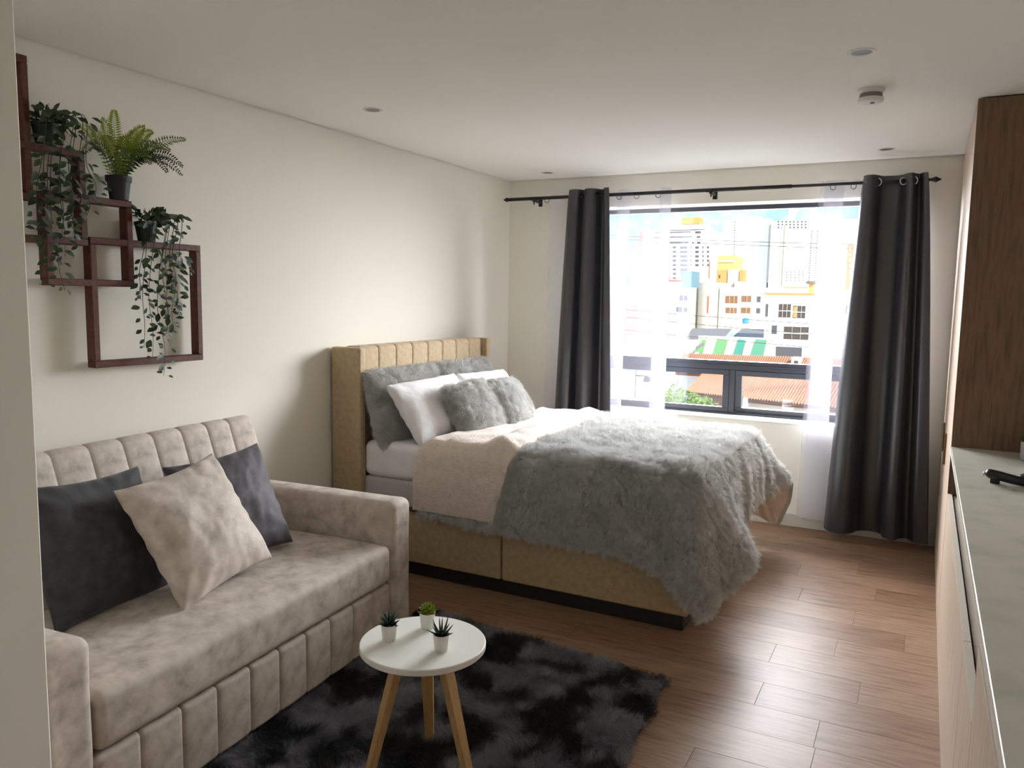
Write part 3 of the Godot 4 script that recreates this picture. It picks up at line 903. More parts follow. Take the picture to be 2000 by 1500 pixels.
func build_curtains() -> void:
	var y := 2.247
	var z := 0.115
	var rod := thing("curtain_rod", "black metal curtain rod with pointed ends over the window", "curtain rod", Vector3(0, y, z))
	part("tube", tube(PackedVector3Array([Vector3(0.05, 0, 0), Vector3(2.10, 0, 0)]), 0.0125, -1, 14), M.rod, rod)
	part("tube", tube(PackedVector3Array([Vector3(2.08, 0, 0), Vector3(2.885, 0, 0)]), 0.0095, -1, 14), M.rod, rod)
	var tip := lathe([Vector2(0.001, -0.03), Vector2(0.010, -0.028), Vector2(0.011, -0.018), Vector2(0.018, 0.0), Vector2(0.0005, 0.032)], 8, false)
	part("finial", tip, M.rod, rod, Vector3(0.035, 0, 0), Basis(Vector3.BACK, PI * 0.5))
	part("finial", tip, M.rod, rod, Vector3(2.915, 0, 0), Basis(Vector3.BACK, -PI * 0.5))
	for x in [0.265, 1.585, 2.80]:
		var b := part("bracket", bbox(Vector3(0.022, 0.014, 0.125), 0.002), M.rod, rod, Vector3(x, -0.018, -0.052))
		part("wall_plate", bbox(Vector3(0.03, 0.06, 0.006), 0.001), M.rod, b, Vector3(0, 0, -0.060))
		part("saddle", bbox(Vector3(0.075, 0.008, 0.02), 0.002), M.rod, b, Vector3(0, 0.009, 0.052))
		part("screw", tube(PackedVector3Array([Vector3(0, 0, 0.052), Vector3(0, -0.026, 0.052)]), 0.005), M.rod, b)
	var v2 := func(a: Array) -> Array: return a.map(func(q): return Vector2(q[0], q[1]))
	var ring := torus(0.021, 0.0042)
	var left := thing("blackout_curtain", "charcoal blackout curtain gathered beside the bed headboard", "curtain", Vector3.ZERO, 0.0, "charcoal blackout curtains")
	part("cloth", drape(v2.call([[0.555, 0.125], [0.585, 0.145], [0.625, 0.14], [0.645, 0.10], [0.665, 0.09], [0.685, 0.135], [0.725, 0.155], [0.76, 0.125], [0.785, 0.075], [0.815, 0.085], [0.83, 0.14], [0.868, 0.15]]),
		v2.call([[0.46, 0.13], [0.52, 0.18], [0.58, 0.165], [0.605, 0.10], [0.63, 0.09], [0.655, 0.16], [0.72, 0.19], [0.77, 0.14], [0.80, 0.06], [0.85, 0.07], [0.875, 0.15], [0.955, 0.17]]), 2.295, 0.05, 0.006, 110), M.curtain, left)
	for q in [[0.655, 0.4], [0.775, -0.3]]:
		part("eyelet", ring, M.rod, left, Vector3(q[0], y, z + 0.012), Basis(Vector3.UP, PI * 0.5 + q[1]))
	var right := thing("blackout_curtain", "charcoal blackout curtain hanging to the floor beside the tall cabinet", "curtain", Vector3.ZERO, 0.0, "charcoal blackout curtains")
	part("cloth", drape(v2.call([[2.522, 0.10], [2.535, 0.145], [2.57, 0.16], [2.60, 0.125], [2.625, 0.08], [2.69, 0.065], [2.735, 0.085], [2.765, 0.14], [2.79, 0.155], [2.81, 0.11], [2.83, 0.10], [2.85, 0.135], [2.872, 0.145]]),
		v2.call([[2.415, 0.11], [2.45, 0.185], [2.53, 0.205], [2.585, 0.15], [2.615, 0.075], [2.69, 0.045], [2.745, 0.075], [2.77, 0.16], [2.825, 0.19], [2.855, 0.125], [2.90, 0.105], [2.94, 0.17], [3.015, 0.185]]), 2.288, 0.052, 0.006, 120), M.curtain, right)
	for q in [[2.55, 1.0], [2.605, -0.5], [2.745, 0.4], [2.80, -0.4]]:
		part("eyelet", ring, M.chrome, right, Vector3(q[0], y - 0.004, z + 0.020), Basis(Vector3.UP, q[1]))
	var sl := thing("sheer_curtain", "white sheer curtain beside the bed, half behind the charcoal curtain", "curtain", Vector3.ZERO, 0.0, "white sheer curtains")
	part("voile", drape(v2.call([[0.375, 0.05], [0.50, 0.065], [0.62, 0.045], [0.74, 0.062], [0.86, 0.05], [0.985, 0.06], [0.995, 0.068], [0.93, 0.074], [0.925, 0.08], [1.04, 0.082], [1.13, 0.065], [1.20, 0.06], [1.285, 0.068], [1.29, 0.075], [1.235, 0.079], [1.235, 0.086], [1.305, 0.085]]),
		v2.call([[0.34, 0.05], [0.47, 0.065], [0.59, 0.04], [0.72, 0.062], [0.84, 0.045], [0.955, 0.06], [0.965, 0.07], [0.88, 0.076], [0.875, 0.083], [1.02, 0.085], [1.12, 0.062], [1.19, 0.055], [1.30, 0.068], [1.305, 0.076], [1.20, 0.081], [1.20, 0.088], [1.315, 0.085]]), 2.285, 0.09, 0.0, 130), M.sheer, sl)
	var sr := thing("sheer_curtain", "white sheer curtain beside the tall cabinet, half behind the charcoal curtain", "curtain", Vector3.ZERO, 0.0, "white sheer curtains")
	part("voile", drape(v2.call([[2.262, 0.07], [2.33, 0.058], [2.395, 0.062], [2.40, 0.07], [2.31, 0.074], [2.305, 0.082], [2.37, 0.085], [2.43, 0.075], [2.53, 0.06], [2.66, 0.05], [2.84, 0.055]]),
		v2.call([[2.235, 0.085], [2.30, 0.06], [2.385, 0.064], [2.39, 0.074], [2.275, 0.078], [2.27, 0.088], [2.36, 0.092], [2.44, 0.08], [2.56, 0.06], [2.70, 0.045], [2.90, 0.05]]), 2.275, 0.088, 0.0, 110), M.sheer, sr)
	var clip := torus(0.017, 0.002, 18, 6)
	for q in [[0.365, sl], [0.93, sl], [1.06, sl], [1.215, sl], [2.345, sr], [2.465, sr]]:
		part("ring", clip, M.rod, q[1], Vector3(q[0], y - 0.016, 0.104), Basis(Vector3.UP, 0.5))


# ------------------------------------------------------------------ shelf of square frames and its plants
func leaf_mesh(length: float, width: float, fold: float, bow: float) -> ArrayMesh:   # from the stalk along +y, face towards +z
	var st := begin(true)
	var half := [0.0, 0.62, 1.0, 0.74, 0.0]
	for s in [-1.0, 1.0]:
		for k in 4:
			var a := Vector3(0, length * k / 4.0, -bow * pow(k / 4.0, 2.0))
			var b := Vector3(0, length * (k + 1) / 4.0, -bow * pow((k + 1) / 4.0, 2.0))
			var ea: Vector3 = a + Vector3(s * width * 0.5 * half[k], 0, fold * half[k])
			var eb: Vector3 = b + Vector3(s * width * 0.5 * half[k + 1], 0, fold * half[k + 1])
			if s > 0.0:
				tri(st, a, ea, eb); tri(st, a, eb, b)
			else:
				tri(st, a, eb, ea); tri(st, a, b, eb)
	return done(st)


func trailing_plant(label: String, at: Vector3, strands: Array, crown: int, seed_: int) -> void:
	var r := RandomNumberGenerator.new()
	r.seed = seed_
	var t := thing("trailing_plant", label, "plant", at, 0.0, "trailing plants on the wall shelf")
	part("pot", lathe([Vector2(0.001, 0.0), Vector2(0.033, 0.0), Vector2(0.043, 0.065), Vector2(0.046, 0.065), Vector2(0.046, 0.078), Vector2(0.040, 0.078), Vector2(0.039, 0.07)], 20), M.pot_green, t)
	part("soil", lathe([Vector2(0.039, 0.068), Vector2(0.0005, 0.072)], 14), M.soil, t)
	var leaves := [leaf_mesh(0.044, 0.023, 0.003, 0.006), leaf_mesh(0.039, 0.020, 0.002, 0.008), leaf_mesh(0.032, 0.017, 0.002, 0.003)]
	var put := func(p: Vector3, way: Vector3, face: Vector3, small: float) -> void:
		var y := way.normalized()
		var x := y.cross(face).normalized()
		var b := Basis(x, y, x.cross(y)).scaled(Vector3.ONE * small)
		part("leaf", leaves[r.randi() % 3], M.leaf[r.randi() % 3], t, p, b)
	for s in strands:   # [end offset, outward swell, number of leaves]
		var end: Vector3 = s[0]
		var root := Vector3(0.03, 0.075, signf(end.z) * 0.02)
		var c := [root, root + Vector3(0.05 + s[1], 0.03, end.z * 0.35), Vector3(end.x, end.y * 0.2, end.z * 0.75), Vector3(end.x + r.randfn() * 0.008, end.y * 0.5, end.z * 0.95 + r.randfn() * 0.012), Vector3(end.x, end.y * 0.78, end.z + r.randfn() * 0.012), end]
		var pts := PackedVector3Array()
		for k in 23:
			pts.append(spline(c, k / 22.0))
		part("stem", tube(pts, 0.0017, 0.0009, 5), M.stem, t)
		var n := int(s[2] * 1.4)
		for k in n:
			var f := lerpf(0.16, 1.0, (k + 0.5 * r.randf()) / n)
			var p: Vector3 = spline(c, f)
			var side := 1.0 if k % 2 == 0 else -1.0
			var stalk := p + Vector3(r.randf_range(0.0, 0.02), -0.004, side * r.randf_range(0.006, 0.022))
			put.call(stalk, Vector3(r.randf_range(0.0, 0.5), r.randf_range(-1.0, 0.15), side * r.randf_range(0.4, 1.2)), Vector3(1.0, r.randf_range(0.1, 0.9), r.randf_range(-0.5, 0.8)), r.randf_range(0.75, 1.1) * (0.65 if f > 0.92 else 1.0))
	for k in crown:
		var a := r.randf() * TAU
		var e := r.randf_range(0.0, 1.1)
		var way := Vector3(cos(a) * cos(e), sin(e) * 0.8, sin(a) * cos(e))
		if way.x < -0.3: way.x = -way.x
		put.call(Vector3(0, 0.07, 0) + way * r.randf_range(0.02, 0.075), way + Vector3(0, r.randf_range(-0.6, 0.5), 0), Vector3(r.randfn() * 0.8 + 0.3, 0.8, r.randfn() * 0.8), r.randf_range(0.8, 1.05))


func fern_frond(end: Vector3, arch: float, r: RandomNumberGenerator) -> ArrayMesh:
	var st := begin()
	var c := [Vector3.ZERO, end * 0.36 + Vector3(0, arch, 0), end * 0.72 + Vector3(0, arch * 0.9, 0), end]
	var pts := PackedVector3Array()
	for k in 13:
		pts.append(spline(c, k / 12.0))
	add_tube(st, pts, 0.0016, 0.0005, 4)
	var n := 26
	for k in n:
		var f := 0.08 + 0.92 * k / n
		var p: Vector3 = spline(c, f)
		var along: Vector3 = ((spline(c, minf(f + 0.02, 1.0)) as Vector3) - (spline(c, f - 0.02) as Vector3)).normalized()
		var side := along.cross(Vector3(0.8, 0.5, 0.35)).normalized()
		var size := 0.026 * sin(PI * clampf(0.12 + f * 0.86, 0.0, 1.0)) + 0.004
		for s in [-1.0, 1.0]:
			var tip: Vector3 = p + side * s * size + along * size * 0.35 + Vector3(r.randfn(), r.randfn(), r.randfn()) * 0.0012
			var mid: Vector3 = (p + tip) * 0.5
			var w := along * 0.0038
			tri(st, p, mid + w, tip); tri(st, p, tip, mid - w)
	return done(st)


func build_wall_shelf() -> void:
	var shelf := thing("wall_shelf", "dark walnut wall shelf of overlapping square frames over the sofa", "shelf", Vector3.ZERO)
	var w := 0.026
	for q in [[3.040, 3.560, 1.212, 1.715, 0.075], [3.374, 3.732, 1.528, 1.868, 0.0765], [3.568, 3.925, 1.680, 2.030, 0.078], [3.767, 4.27, 1.826, 2.323, 0.075]]:
		var f := Node3D.new()
		f.name = "square_frame"
		shelf.add_child(f, true)
		var x0 := 0.028
		slab("bar", Vector3(x0, q[3] - w, q[0]), Vector3(q[4], q[3], q[1]), M.walnut, f, 0.0025)
		slab("bar", Vector3(x0, q[2], q[0]), Vector3(q[4], q[2] + w, q[1]), M.walnut, f, 0.0025)
		slab("bar", Vector3(x0, q[2] + w, q[0]), Vector3(q[4], q[3] - w, q[0] + w), M.walnut, f, 0.0025)
		slab("bar", Vector3(x0, q[2] + w, q[1] - w), Vector3(q[4], q[3] - w, q[1]), M.walnut, f, 0.0025)
		slab("spacer", Vector3(0.0, q[3] - w + 0.004, (q[0] + q[1]) * 0.5 - 0.02), Vector3(x0, q[3] - 0.004, (q[0] + q[1]) * 0.5 + 0.02), M.walnut, f, 0.001)
	trailing_plant("trailing plant spilling through the largest lower square frame", Vector3(0.060, 1.715, 3.300),
		[[Vector3(0.06, -0.43, 0.075), 0.0, 17], [Vector3(0.07, -0.55, -0.005), 0.02, 22], [Vector3(0.05, -0.47, 0.03), 0.03, 18], [Vector3(0.08, -0.36, -0.055), 0.04, 17], [Vector3(0.07, -0.27, -0.085), 0.05, 15], [Vector3(0.09, -0.30, -0.02), 0.03, 15], [Vector3(0.05, -0.24, 0.075), 0.0, 13], [Vector3(0.08, -0.12, -0.125), 0.05, 9], [Vector3(0.06, -0.38, -0.03), 0.02, 15]], 92, 3)
	trailing_plant("trailing plant hanging beside the partition wall from the upper frames", Vector3(0.060, 2.030, 3.705),
		[[Vector3(0.06, -0.50, 0.07), 0.0, 20], [Vector3(0.07, -0.52, 0.00), 0.02, 22], [Vector3(0.05, -0.44, 0.04), 0.02, 20], [Vector3(0.08, -0.36, -0.05), 0.04, 18], [Vector3(0.07, -0.24, -0.10), 0.05, 14], [Vector3(0.09, -0.34, 0.10), 0.03, 17], [Vector3(0.05, -0.40, -0.02), 0.0, 17], [Vector3(0.08, -0.16, -0.13), 0.05, 10], [Vector3(0.06, -0.30, 0.03), 0.02, 16], [Vector3(0.09, -0.28, -0.03), 0.04, 15]], 58, 4)
	var fern := thing("potted_fern", "green fern in a black pot standing on the square frames", "plant", Vector3(0.062, 1.868, 3.420))
	part("pot", lathe([Vector2(0.001, 0.0), Vector2(0.034, 0.0), Vector2(0.043, 0.070), Vector2(0.047, 0.070), Vector2(0.049, 0.092), Vector2(0.043, 0.092), Vector2(0.042, 0.082)], 28), M.pot_black, fern)
	part("soil", lathe([Vector2(0.042, 0.08), Vector2(0.0005, 0.084)], 16), M.soil, fern)
	var r := RandomNumberGenerator.new()
	r.seed = 8
	var ends := [[0.05, 0.25, 0.035, 0], [0.04, 0.17, 0.185, 0], [0.10, 0.19, -0.255, 1], [0.10, 0.04, -0.24, 2], [0.12, 0.07, -0.20, 2], [0.06, 0.06, 0.19, 2], [0.05, 0.20, -0.115, 0], [0.03, 0.21, 0.085, 0], [0.02, 0.17, 0.105, 0], [0.09, 0.13, -0.17, 1], [0.14, 0.14, 0.03, 0], [0.15, 0.12, -0.07, 1], [0.13, 0.17, -0.01, 0],
		[0.16, 0.06, 0.08, 1], [0.12, 0.10, 0.12, 0], [0.10, 0.20, -0.04, 0], [0.16, 0.03, -0.10, 2], [0.17, 0.05, -0.02, 1], [-0.01, 0.16, -0.06, 0], [-0.01, 0.14, 0.06, 0]]
	for e in ends:
		var end := Vector3(e[0], e[1], e[2])
		part("frond", fern_frond(end, 0.02 + 0.05 * (1.0 - clampf(end.y / 0.25, 0.0, 1.0)) + 0.01, r), M.frond[e[3]], fern, Vector3(r.randfn() * 0.008, 0.082, r.randfn() * 0.008))


# ------------------------------------------------------------------ rug, side table, succulents
func build_rug_and_table() -> void:
	var rug := thing("rug", "shaggy charcoal rug with lighter grey blotches in front of the sofa", "rug")
	var a := Vector3(0.87, 0.004, 2.46)
	var b := Vector3(2.098, 0.004, 2.576)
	var c := Vector3(2.19, 0.004, 4.05)
	var d := Vector3(0.97, 0.004, 4.05)
	var no := FastNoiseLite.new()
	no.seed = 15
	no.frequency = 3.6
	no.fractal_octaves = 4
	var top := grid(40, 50, func(u, v):
		var p: Vector3 = a.lerp(b, u).lerp(d.lerp(c, u), v)
		return p + Vector3(no.get_noise_1d(p.z * 4.0) * 0.012, no.get_noise_2d(p.x * 3.0, p.z * 3.0) * 0.003, no.get_noise_1d(p.x * 4.0) * 0.012), true)
	part("backing", top, M.rug_base, rug)
	var fine := FastNoiseLite.new()
	fine.seed = 17
	fine.frequency = 7.0
	add_fur(rug, "shaggy_pile", top, M.fur, 4600.0, 0.038, func(p, f):
		var k: float = smoothstep(-0.22, 0.30, no.get_noise_2d(p.x * 1.15, p.z) + 0.5 * fine.get_noise_2d(p.x, p.z))
		var s: float = lerpf(0.026, 0.34, k) * (0.7 + 0.6 * f)
		return Color(s * 0.97, s * 0.99, s * 1.13),
		func(p, n): return n * 0.55 + Vector3(fine.get_noise_2d(p.x * 0.6, p.z * 0.6), 0, fine.get_noise_2d(p.x * 0.6 + 40.0, p.z * 0.6)) * 2.0, 90, tuft_mesh(5, 14, 0.30, 0.014, 0.14, 8))
	var at := Vector3(1.602, 0.0, 3.56)
	var t := thing("side_table", "round white side table on three splayed wooden legs", "table", at)
	part("table_top", lathe([Vector2(0.0005, 0.430), Vector2(0.192, 0.430), Vector2(0.1945, 0.4325), Vector2(0.1945, 0.4475), Vector2(0.192, 0.450), Vector2(0.0005, 0.450)], 72), M.table_white, t)
	for k in 3:
		var ang := deg_to_rad(-116.6 + 120.0 * k)
		var out := Vector3(cos(ang), 0, sin(ang))
		var side := Vector3.UP.cross(out)
		var head := out * 0.075 + Vector3(0, 0.430, 0)
		var foot := out * 0.188 + Vector3(0, 0.012, 0)
		var st := begin()
		var ring := func(p: Vector3, w: float, dd: float) -> Array: return [p - side * w - out * dd, p + side * w - out * dd, p + side * w + out * dd, p - side * w + out * dd]
		var r0: Array = ring.call(foot, 0.0135, 0.011)
		var r1: Array = ring.call(head, 0.022, 0.013)
		var mid := (head + foot) * 0.5
		for i in 4:
			quad_out(st, r0[i], r0[(i + 1) % 4], r1[(i + 1) % 4], r1[i], mid)
		quad_out(st, r0[0], r0[1], r0[2], r0[3], mid)
		quad_out(st, r1[0], r1[1], r1[2], r1[3], mid)
		part("leg", done(st), M.ash, t)
	var brace := lathe([Vector2(0.0005, 0.418), Vector2(0.07, 0.418), Vector2(0.07, 0.430)], 24)
	part("mount", brace, M.ash, t)
	var r := RandomNumberGenerator.new()
	r.seed = 6
	var spots := [[on_y(757, 1252, 0.45), "dark green rosette succulent in a white pot at the sofa side of the table", 0], [on_y(832, 1228, 0.45), "lime green succulent in a white pot at the far side of the table", 1], [on_y(859, 1272, 0.45), "spiky dark aloe in a white pot at the rug side of the table", 2]]
	for q in spots:
		var p := thing("succulent", q[1], "plant", (q[0] as Vector3) + Vector3(0, 0.0, -0.008), 0.0, "potted succulents on the side table")
		part("pot", lathe([Vector2(0.0005, 0.0), Vector2(0.0195, 0.0), Vector2(0.0205, 0.002), Vector2(0.0255, 0.052), Vector2(0.0235, 0.052), Vector2(0.0225, 0.045)], 28), M.ceramic, p)
		part("soil", lathe([Vector2(0.0228, 0.0455), Vector2(0.0005, 0.047)], 14), M.soil, p)
		var kind: int = q[2]
		var count: int = [22, 30, 13][kind]
		for k in count:
			var ring := float(k) / count
			var ang := k * 2.399963
			var up: float
			var long: float
			var fat: float
			if kind == 0:
				up = lerpf(0.15, 1.35, ring); long = lerpf(0.030, 0.034, ring); fat = 0.0052
			elif kind == 1:
				up = lerpf(0.05, 1.4, ring); long = lerpf(0.026, 0.020, ring); fat = 0.0085
			else:
				up = lerpf(0.35, 1.45, ring); long = lerpf(0.036, 0.056, ring) * r.randf_range(0.85, 1.1); fat = 0.0045
			var dir := Vector3(cos(ang) * cos(up), sin(up), sin(ang) * cos(up))
			var base := Vector3(cos(ang) * 0.005, 0.047 + (0.012 * ring if kind != 2 else 0.0), sin(ang) * 0.005)
			var pts := PackedVector3Array([base, base + dir * long * 0.45, base + dir * long * 0.8 + Vector3(0, long * 0.05, 0), base + dir * long + Vector3(0, long * 0.1, 0)])
			var st := begin(true)
			if kind == 1:
				var wide := func(f): return fat * sin(PI * (0.15 + 0.75 * f))
				var side := dir.cross(Vector3.UP).normalized()
				var nrm := side.cross(dir)
				add_grid(st, 8, 4, func(u, v):
					var f: float = v
					var cc: Vector3 = base + dir * long * f + Vector3(0, long * 0.25 * f * f, 0)
					return cc + side * cos(TAU * u) * wide.call(f) + nrm * sin(TAU * u) * 0.002, false, true)
			else:
				add_tube(st, pts, fat, 0.0004, 5)
			part("leaf", done(st), M.succulent[kind], p)


func on_y(px: float, py: float, y: float) -> Vector3:
	var d := ray(px, py)
	return EYE + d * ((y - EYE.y) / d.y)


func build_ceiling_fittings() -> void:
	var rim := lathe([Vector2(0.034, 0.004), Vector2(0.036, -0.003), Vector2(0.046, -0.004), Vector2(0.048, 0.0)], 40)
	var spots := [[Vector3(0.489, CEIL, 2.354), "recessed ceiling downlight over the side of the bed near the sofa"], [Vector3(2.653, CEIL, 2.360), "recessed ceiling downlight over the open floor before the smoke alarm"], [Vector3(2.649, CEIL, 0.36), "recessed ceiling downlight over the tall cabinet corner by the window"], [Vector3(0.458, CEIL, 0.295), "recessed ceiling downlight over the bed head corner by the window"]]
	for q in spots:
		var t := thing("ceiling_downlight", q[1], "downlight", q[0], 0.0, "recessed downlights in the ceiling")
		part("trim_ring", rim, M.plastic, t)
		part("diffuser", lathe([Vector2(0.0345, -0.0015), Vector2(0.0005, -0.0008)], 32), M.lamp_glass, t)
	var s := thing("smoke_alarm", "white round smoke alarm hanging from the ceiling", "smoke alarm", Vector3(2.652, CEIL, 1.80))
	part("base", lathe([Vector2(0.044, -0.018), Vector2(0.052, -0.010), Vector2(0.054, 0.0)], 40), M.plastic, s)
	part("vent_collar", lathe([Vector2(0.046, -0.038), Vector2(0.044, -0.018)], 40), M.lamp_glass, s)
	part("cover", lathe([Vector2(0.0005, -0.056), Vector2(0.034, -0.056), Vector2(0.048, -0.052), Vector2(0.051, -0.042), Vector2(0.049, -0.036)], 40), M.plastic, s)
	part("test_button", lathe([Vector2(0.0005, -0.059), Vector2(0.009, -0.059), Vector2(0.010, -0.055)], 20), M.lamp_glass, s, Vector3(0.008, 0, 0.008))


# ------------------------------------------------------------------ the town outside
func span(x0: float, x1: float, y0: float, y1: float, z: float) -> Array:   # a pixel rectangle laid on the plane z: its two corners
	var a := on_z(x0, y1, z)
	var b := on_z(x1, y0, z)
	return [Vector3(minf(a.x, b.x), minf(a.y, b.y), z), Vector3(maxf(a.x, b.x), maxf(a.y, b.y), z)]


func block(called: String, parent: Node3D, px: Array, z: float, deep: float, m: Material, foot := -11.0) -> MeshInstance3D:   # px: x0, x1, top and (optional) foot rows
	var s := span(px[0], px[1], px[2], px[3] if px.size() > 3 else px[2] + 40.0, z)
	var lo: Vector3 = s[0]
	var hi: Vector3 = s[1]
	if px.size() < 4: lo.y = foot
	return slab(called, Vector3(lo.x, lo.y, z - deep), hi, m, parent, 0.0)


func openings(parent: Node3D, rects: Array, z: float, m: Material, proud: float) -> void:
	for q in rects:
		var s := span(q[0], q[1], q[2], q[3], z)
		slab("window", s[0] - Vector3(0, 0, 0.15), s[1] + Vector3(0, 0, proud), m, parent, 0.0)


func tile_roof(parent: Node3D, eave0: Vector3, eave1: Vector3, top0: Vector3, top1: Vector3, columns: int, rows: int) -> void:
	var st := begin()
	var up := (top0 - eave0).cross(eave1 - eave0).normalized()
	if up.y < 0.0: up = -up
	var pitch := (eave1 - eave0).length() / columns
	for i in columns:
		for j in rows:
			var f0 := float(j) / rows
			var f1 := float(j + 1) / rows + 0.01
			var pts := []
			for f in [f0, f1]:
				var row := []
				for k in 5:
					var u := (i + k / 4.0) / columns
					var lift := pitch * (0.62 * sin(PI * k / 4.0) + (0.10 if f == f0 else 0.0))
					row.append(eave0.lerp(eave1, u).lerp(top0.lerp(top1, u), f) + up * lift)
				pts.append(row)
			for k in 4:
				quad(st, pts[0][k], pts[0][k + 1], pts[1][k + 1], pts[1][k])
	part("roof_tiles", done(st), M.clay, parent).set_meta("kind", "stuff")
	var base := begin()
	quad(base, eave0 - up * 0.05, eave1 - up * 0.05, top1 - up * 0.05, top0 - up * 0.05)
	quad(base, eave1 - up * 0.2, eave0 - up * 0.2, top0 - up * 0.2, top1 - up * 0.2)
	part("roof_deck", done(base), M.brick, parent)


func build_outside() -> void:
	struct("ground", bbox(Vector3(2400, 0.5, 1500), 0.0), M.street, "pale sunlit street and yards", "ground", Vector3(-200, -11.25, -751))
	# wooded hillside behind the town
	var no := FastNoiseLite.new()
	no.seed = 44
	no.frequency = 0.002
	no.fractal_octaves = 5
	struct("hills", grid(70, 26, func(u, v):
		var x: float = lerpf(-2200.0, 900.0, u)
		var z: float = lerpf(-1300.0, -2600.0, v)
		return Vector3(x, -20.0 + 520.0 * smoothstep(0.0, 0.9, v) * (0.85 + 0.5 * no.get_noise_2d(x, z)) + 40.0 * no.get_noise_2d(x * 4.0, z * 4.0), z), false), M.hazed_forest, "hazy wooded hillside behind the town", "hill")
	# two tower blocks
	var b := thing("tower_block", "broad white tower block before the hillside beside the orange building", "building", Vector3.ZERO, 0.0, "white tower blocks")
	var z := -700.0
	block("wall", b, [1411, 1503, 427], z, 40.0, M.render_white)
	block("roof_house", b, [1432, 1446, 418, 428], z - 8.0, 12.0, M.render_white)
	block("roof_house", b, [1462, 1484, 421, 428], z - 8.0, 12.0, M.render_white)
	var rects := []
	for k in 18:
		rects.append([1434.5 - k * 0.12, 1436.3 - k * 0.12, 433.0 + k * 5.3, 435.2 + k * 5.3])
	openings(b, rects, z, M.window_grey, 0.3)
	block("downpipe", b, [1501.2, 1503.2, 428, 552], z + 1.0, 1.0, M.render_grey)
	b = thing("tower_block", "white tower block with a dense grid of small windows near the right sheer curtain".replace("right ", ""), "building", Vector3.ZERO, 0.0, "white tower blocks")
	block("wall", b, [1505, 1672, 427], z + 10.0, 40.0, M.render_white)
	block("roof_house", b, [1540, 1551, 408, 428], z, 10.0, M.render_cream)
	block("roof_house", b, [1582, 1600, 416, 428], z, 10.0, M.render_white)
	rects = []
	for i in 8:
		for j in 3:
			rects.append([1519.0 + i * 7.6, 1522.2 + i * 7.6, 431.5 + j * 5.6, 434.6 + j * 5.6])
	for j in 22:
		rects.append([1585.0 - j * 0.3, 1586.8 - j * 0.3, 450.0 + j * 4.8, 452.4 + j * 4.8])
		rects.append([1596.5 - j * 0.3, 1598.2 - j * 0.3, 450.0 + j * 4.8, 452.4 + j * 4.8])
	for i in 5:
		for j in 4:
			rects.append([1536.0 + i * 8.0, 1537.8 + i * 8.0, 530.0 + j * 5.5, 532.0 + j * 5.5])
	openings(b, rects, z + 10.0, M.window_grey, 0.3)
	for x in [1531.0, 1526.5]:
		block("downpipe", b, [x, x + 1.0, 440, 556], z + 11.0, 1.0, M.render_grey)
	# office block with grey ribbon windows
	z = -440.0
	b = thing("office_block", "white office block with grey ribbon windows and an orange roof hut", "building")
	block("wall", b, [1256, 1391, 449], z, 30.0, M.render_white)
	block("roof_step", b, [1292, 1378, 438, 449], z - 4.0, 20.0, M.render_white)
	block("roof_hut", b, [1331, 1366, 424, 438], z - 8.0, 10.0, M.render_orange)
	rects = [[1280, 1349, 451.5, 455.8], [1358, 1369, 451.5, 455.8], [1280, 1352, 461, 465], [1361, 1368, 461, 464.5], [1280, 1345, 471.5, 476.5], [1352, 1355, 472, 476], [1362, 1368, 472, 476]]
	for j in 8:
		var y := 481.0 + j * 8.6
		rects.append_array([[1283, 1289, y, y + 4.6], [1301, 1308, y, y + 4.6], [1314, 1321, y, y + 4.2], [1329, 1343, y, y + 5.0]])
		if j < 5:
			rects.append_array([[1349, 1351, y, y + 4.2], [1358, 1365, y, y + 4.6], [1372, 1374.5, y, y + 4.2], [1381, 1385, y, y + 4.4]])
	openings(b, rects, z, M.window_grey, 0.25)
	b = thing("apartment_tower", "pale peach apartment tower seen through the sheer curtain", "building")
	block("wall", b, [1247, 1262, 452], -480.0, 25.0, M.render_pink)
	block("wall", b, [1232, 1290, 500], -400.0, 15.0, M.render_white)
	b = thing("brick_tower", "orange brick tower seen through the sheer curtain beside the cabinet", "building")
	block("wall", b, [1652, 1682, 476], -500.0, 25.0, M.render_orange)
	rects = []
	for i in 2:
		for j in 5:
			rects.append([1658.0 + i * 11.0, 1662.0 + i * 11.0, 484.0 + j * 11.0, 489.0 + j * 11.0])
	openings(b, rects, -500.0, M.render_white, 0.3)
	# yellow and orange building
	z = -330.0
	b = thing("painted_building", "yellow and orange painted building below the tower blocks", "building")
	block("wall", b, [1400, 1434, 499], z, 18.0, M.render_yellow)
	block("lower_wing", b, [1398, 1420, 527], z + 3.0, 3.0, M.render_orange)
	block("lower_wing", b, [1420, 1444, 527], z + 3.0, 3.0, M.render_cream)
	block("side_wing", b, [1443, 1453, 527], z + 4.0, 6.0, M.render_orange)
	block("cornice", b, [1400, 1434, 508, 512], z + 0.6, 0.6, M.render_cream)
	openings(b, [[1404, 1407, 537, 543]], z + 3.0, M.window_dark, 0.2)
	b = thing("warehouse", "blue-grey slab of a building beside the office block", "building")
	block("wall", b, [1327, 1349, 529], -300.0, 14.0, M.teal)
	block("coping", b, [1298, 1330, 546.5, 550], -298.0, 2.0, M.render_red, -11.0)
	block("wall", b, [1298, 1330, 550], -298.5, 8.0, M.render_cream)
	# cream flats with the rounded stair tower
	z = -190.0
	b = thing("apartment_building", "cream apartment building with a rounded concrete stair tower", "building")
	block("wall", b, [1262, 1358, 562], z, 14.0, M.render_cream)
	block("wall", b, [1404, 1493, 562], z, 14.0, M.render_cream)
	block("roof_parapet", b, [1406, 1433, 553, 562], z - 3.0, 6.0, M.render_grey)
	block("roof_parapet", b, [1449, 1474, 554, 562], z - 3.0, 6.0, M.render_grey)
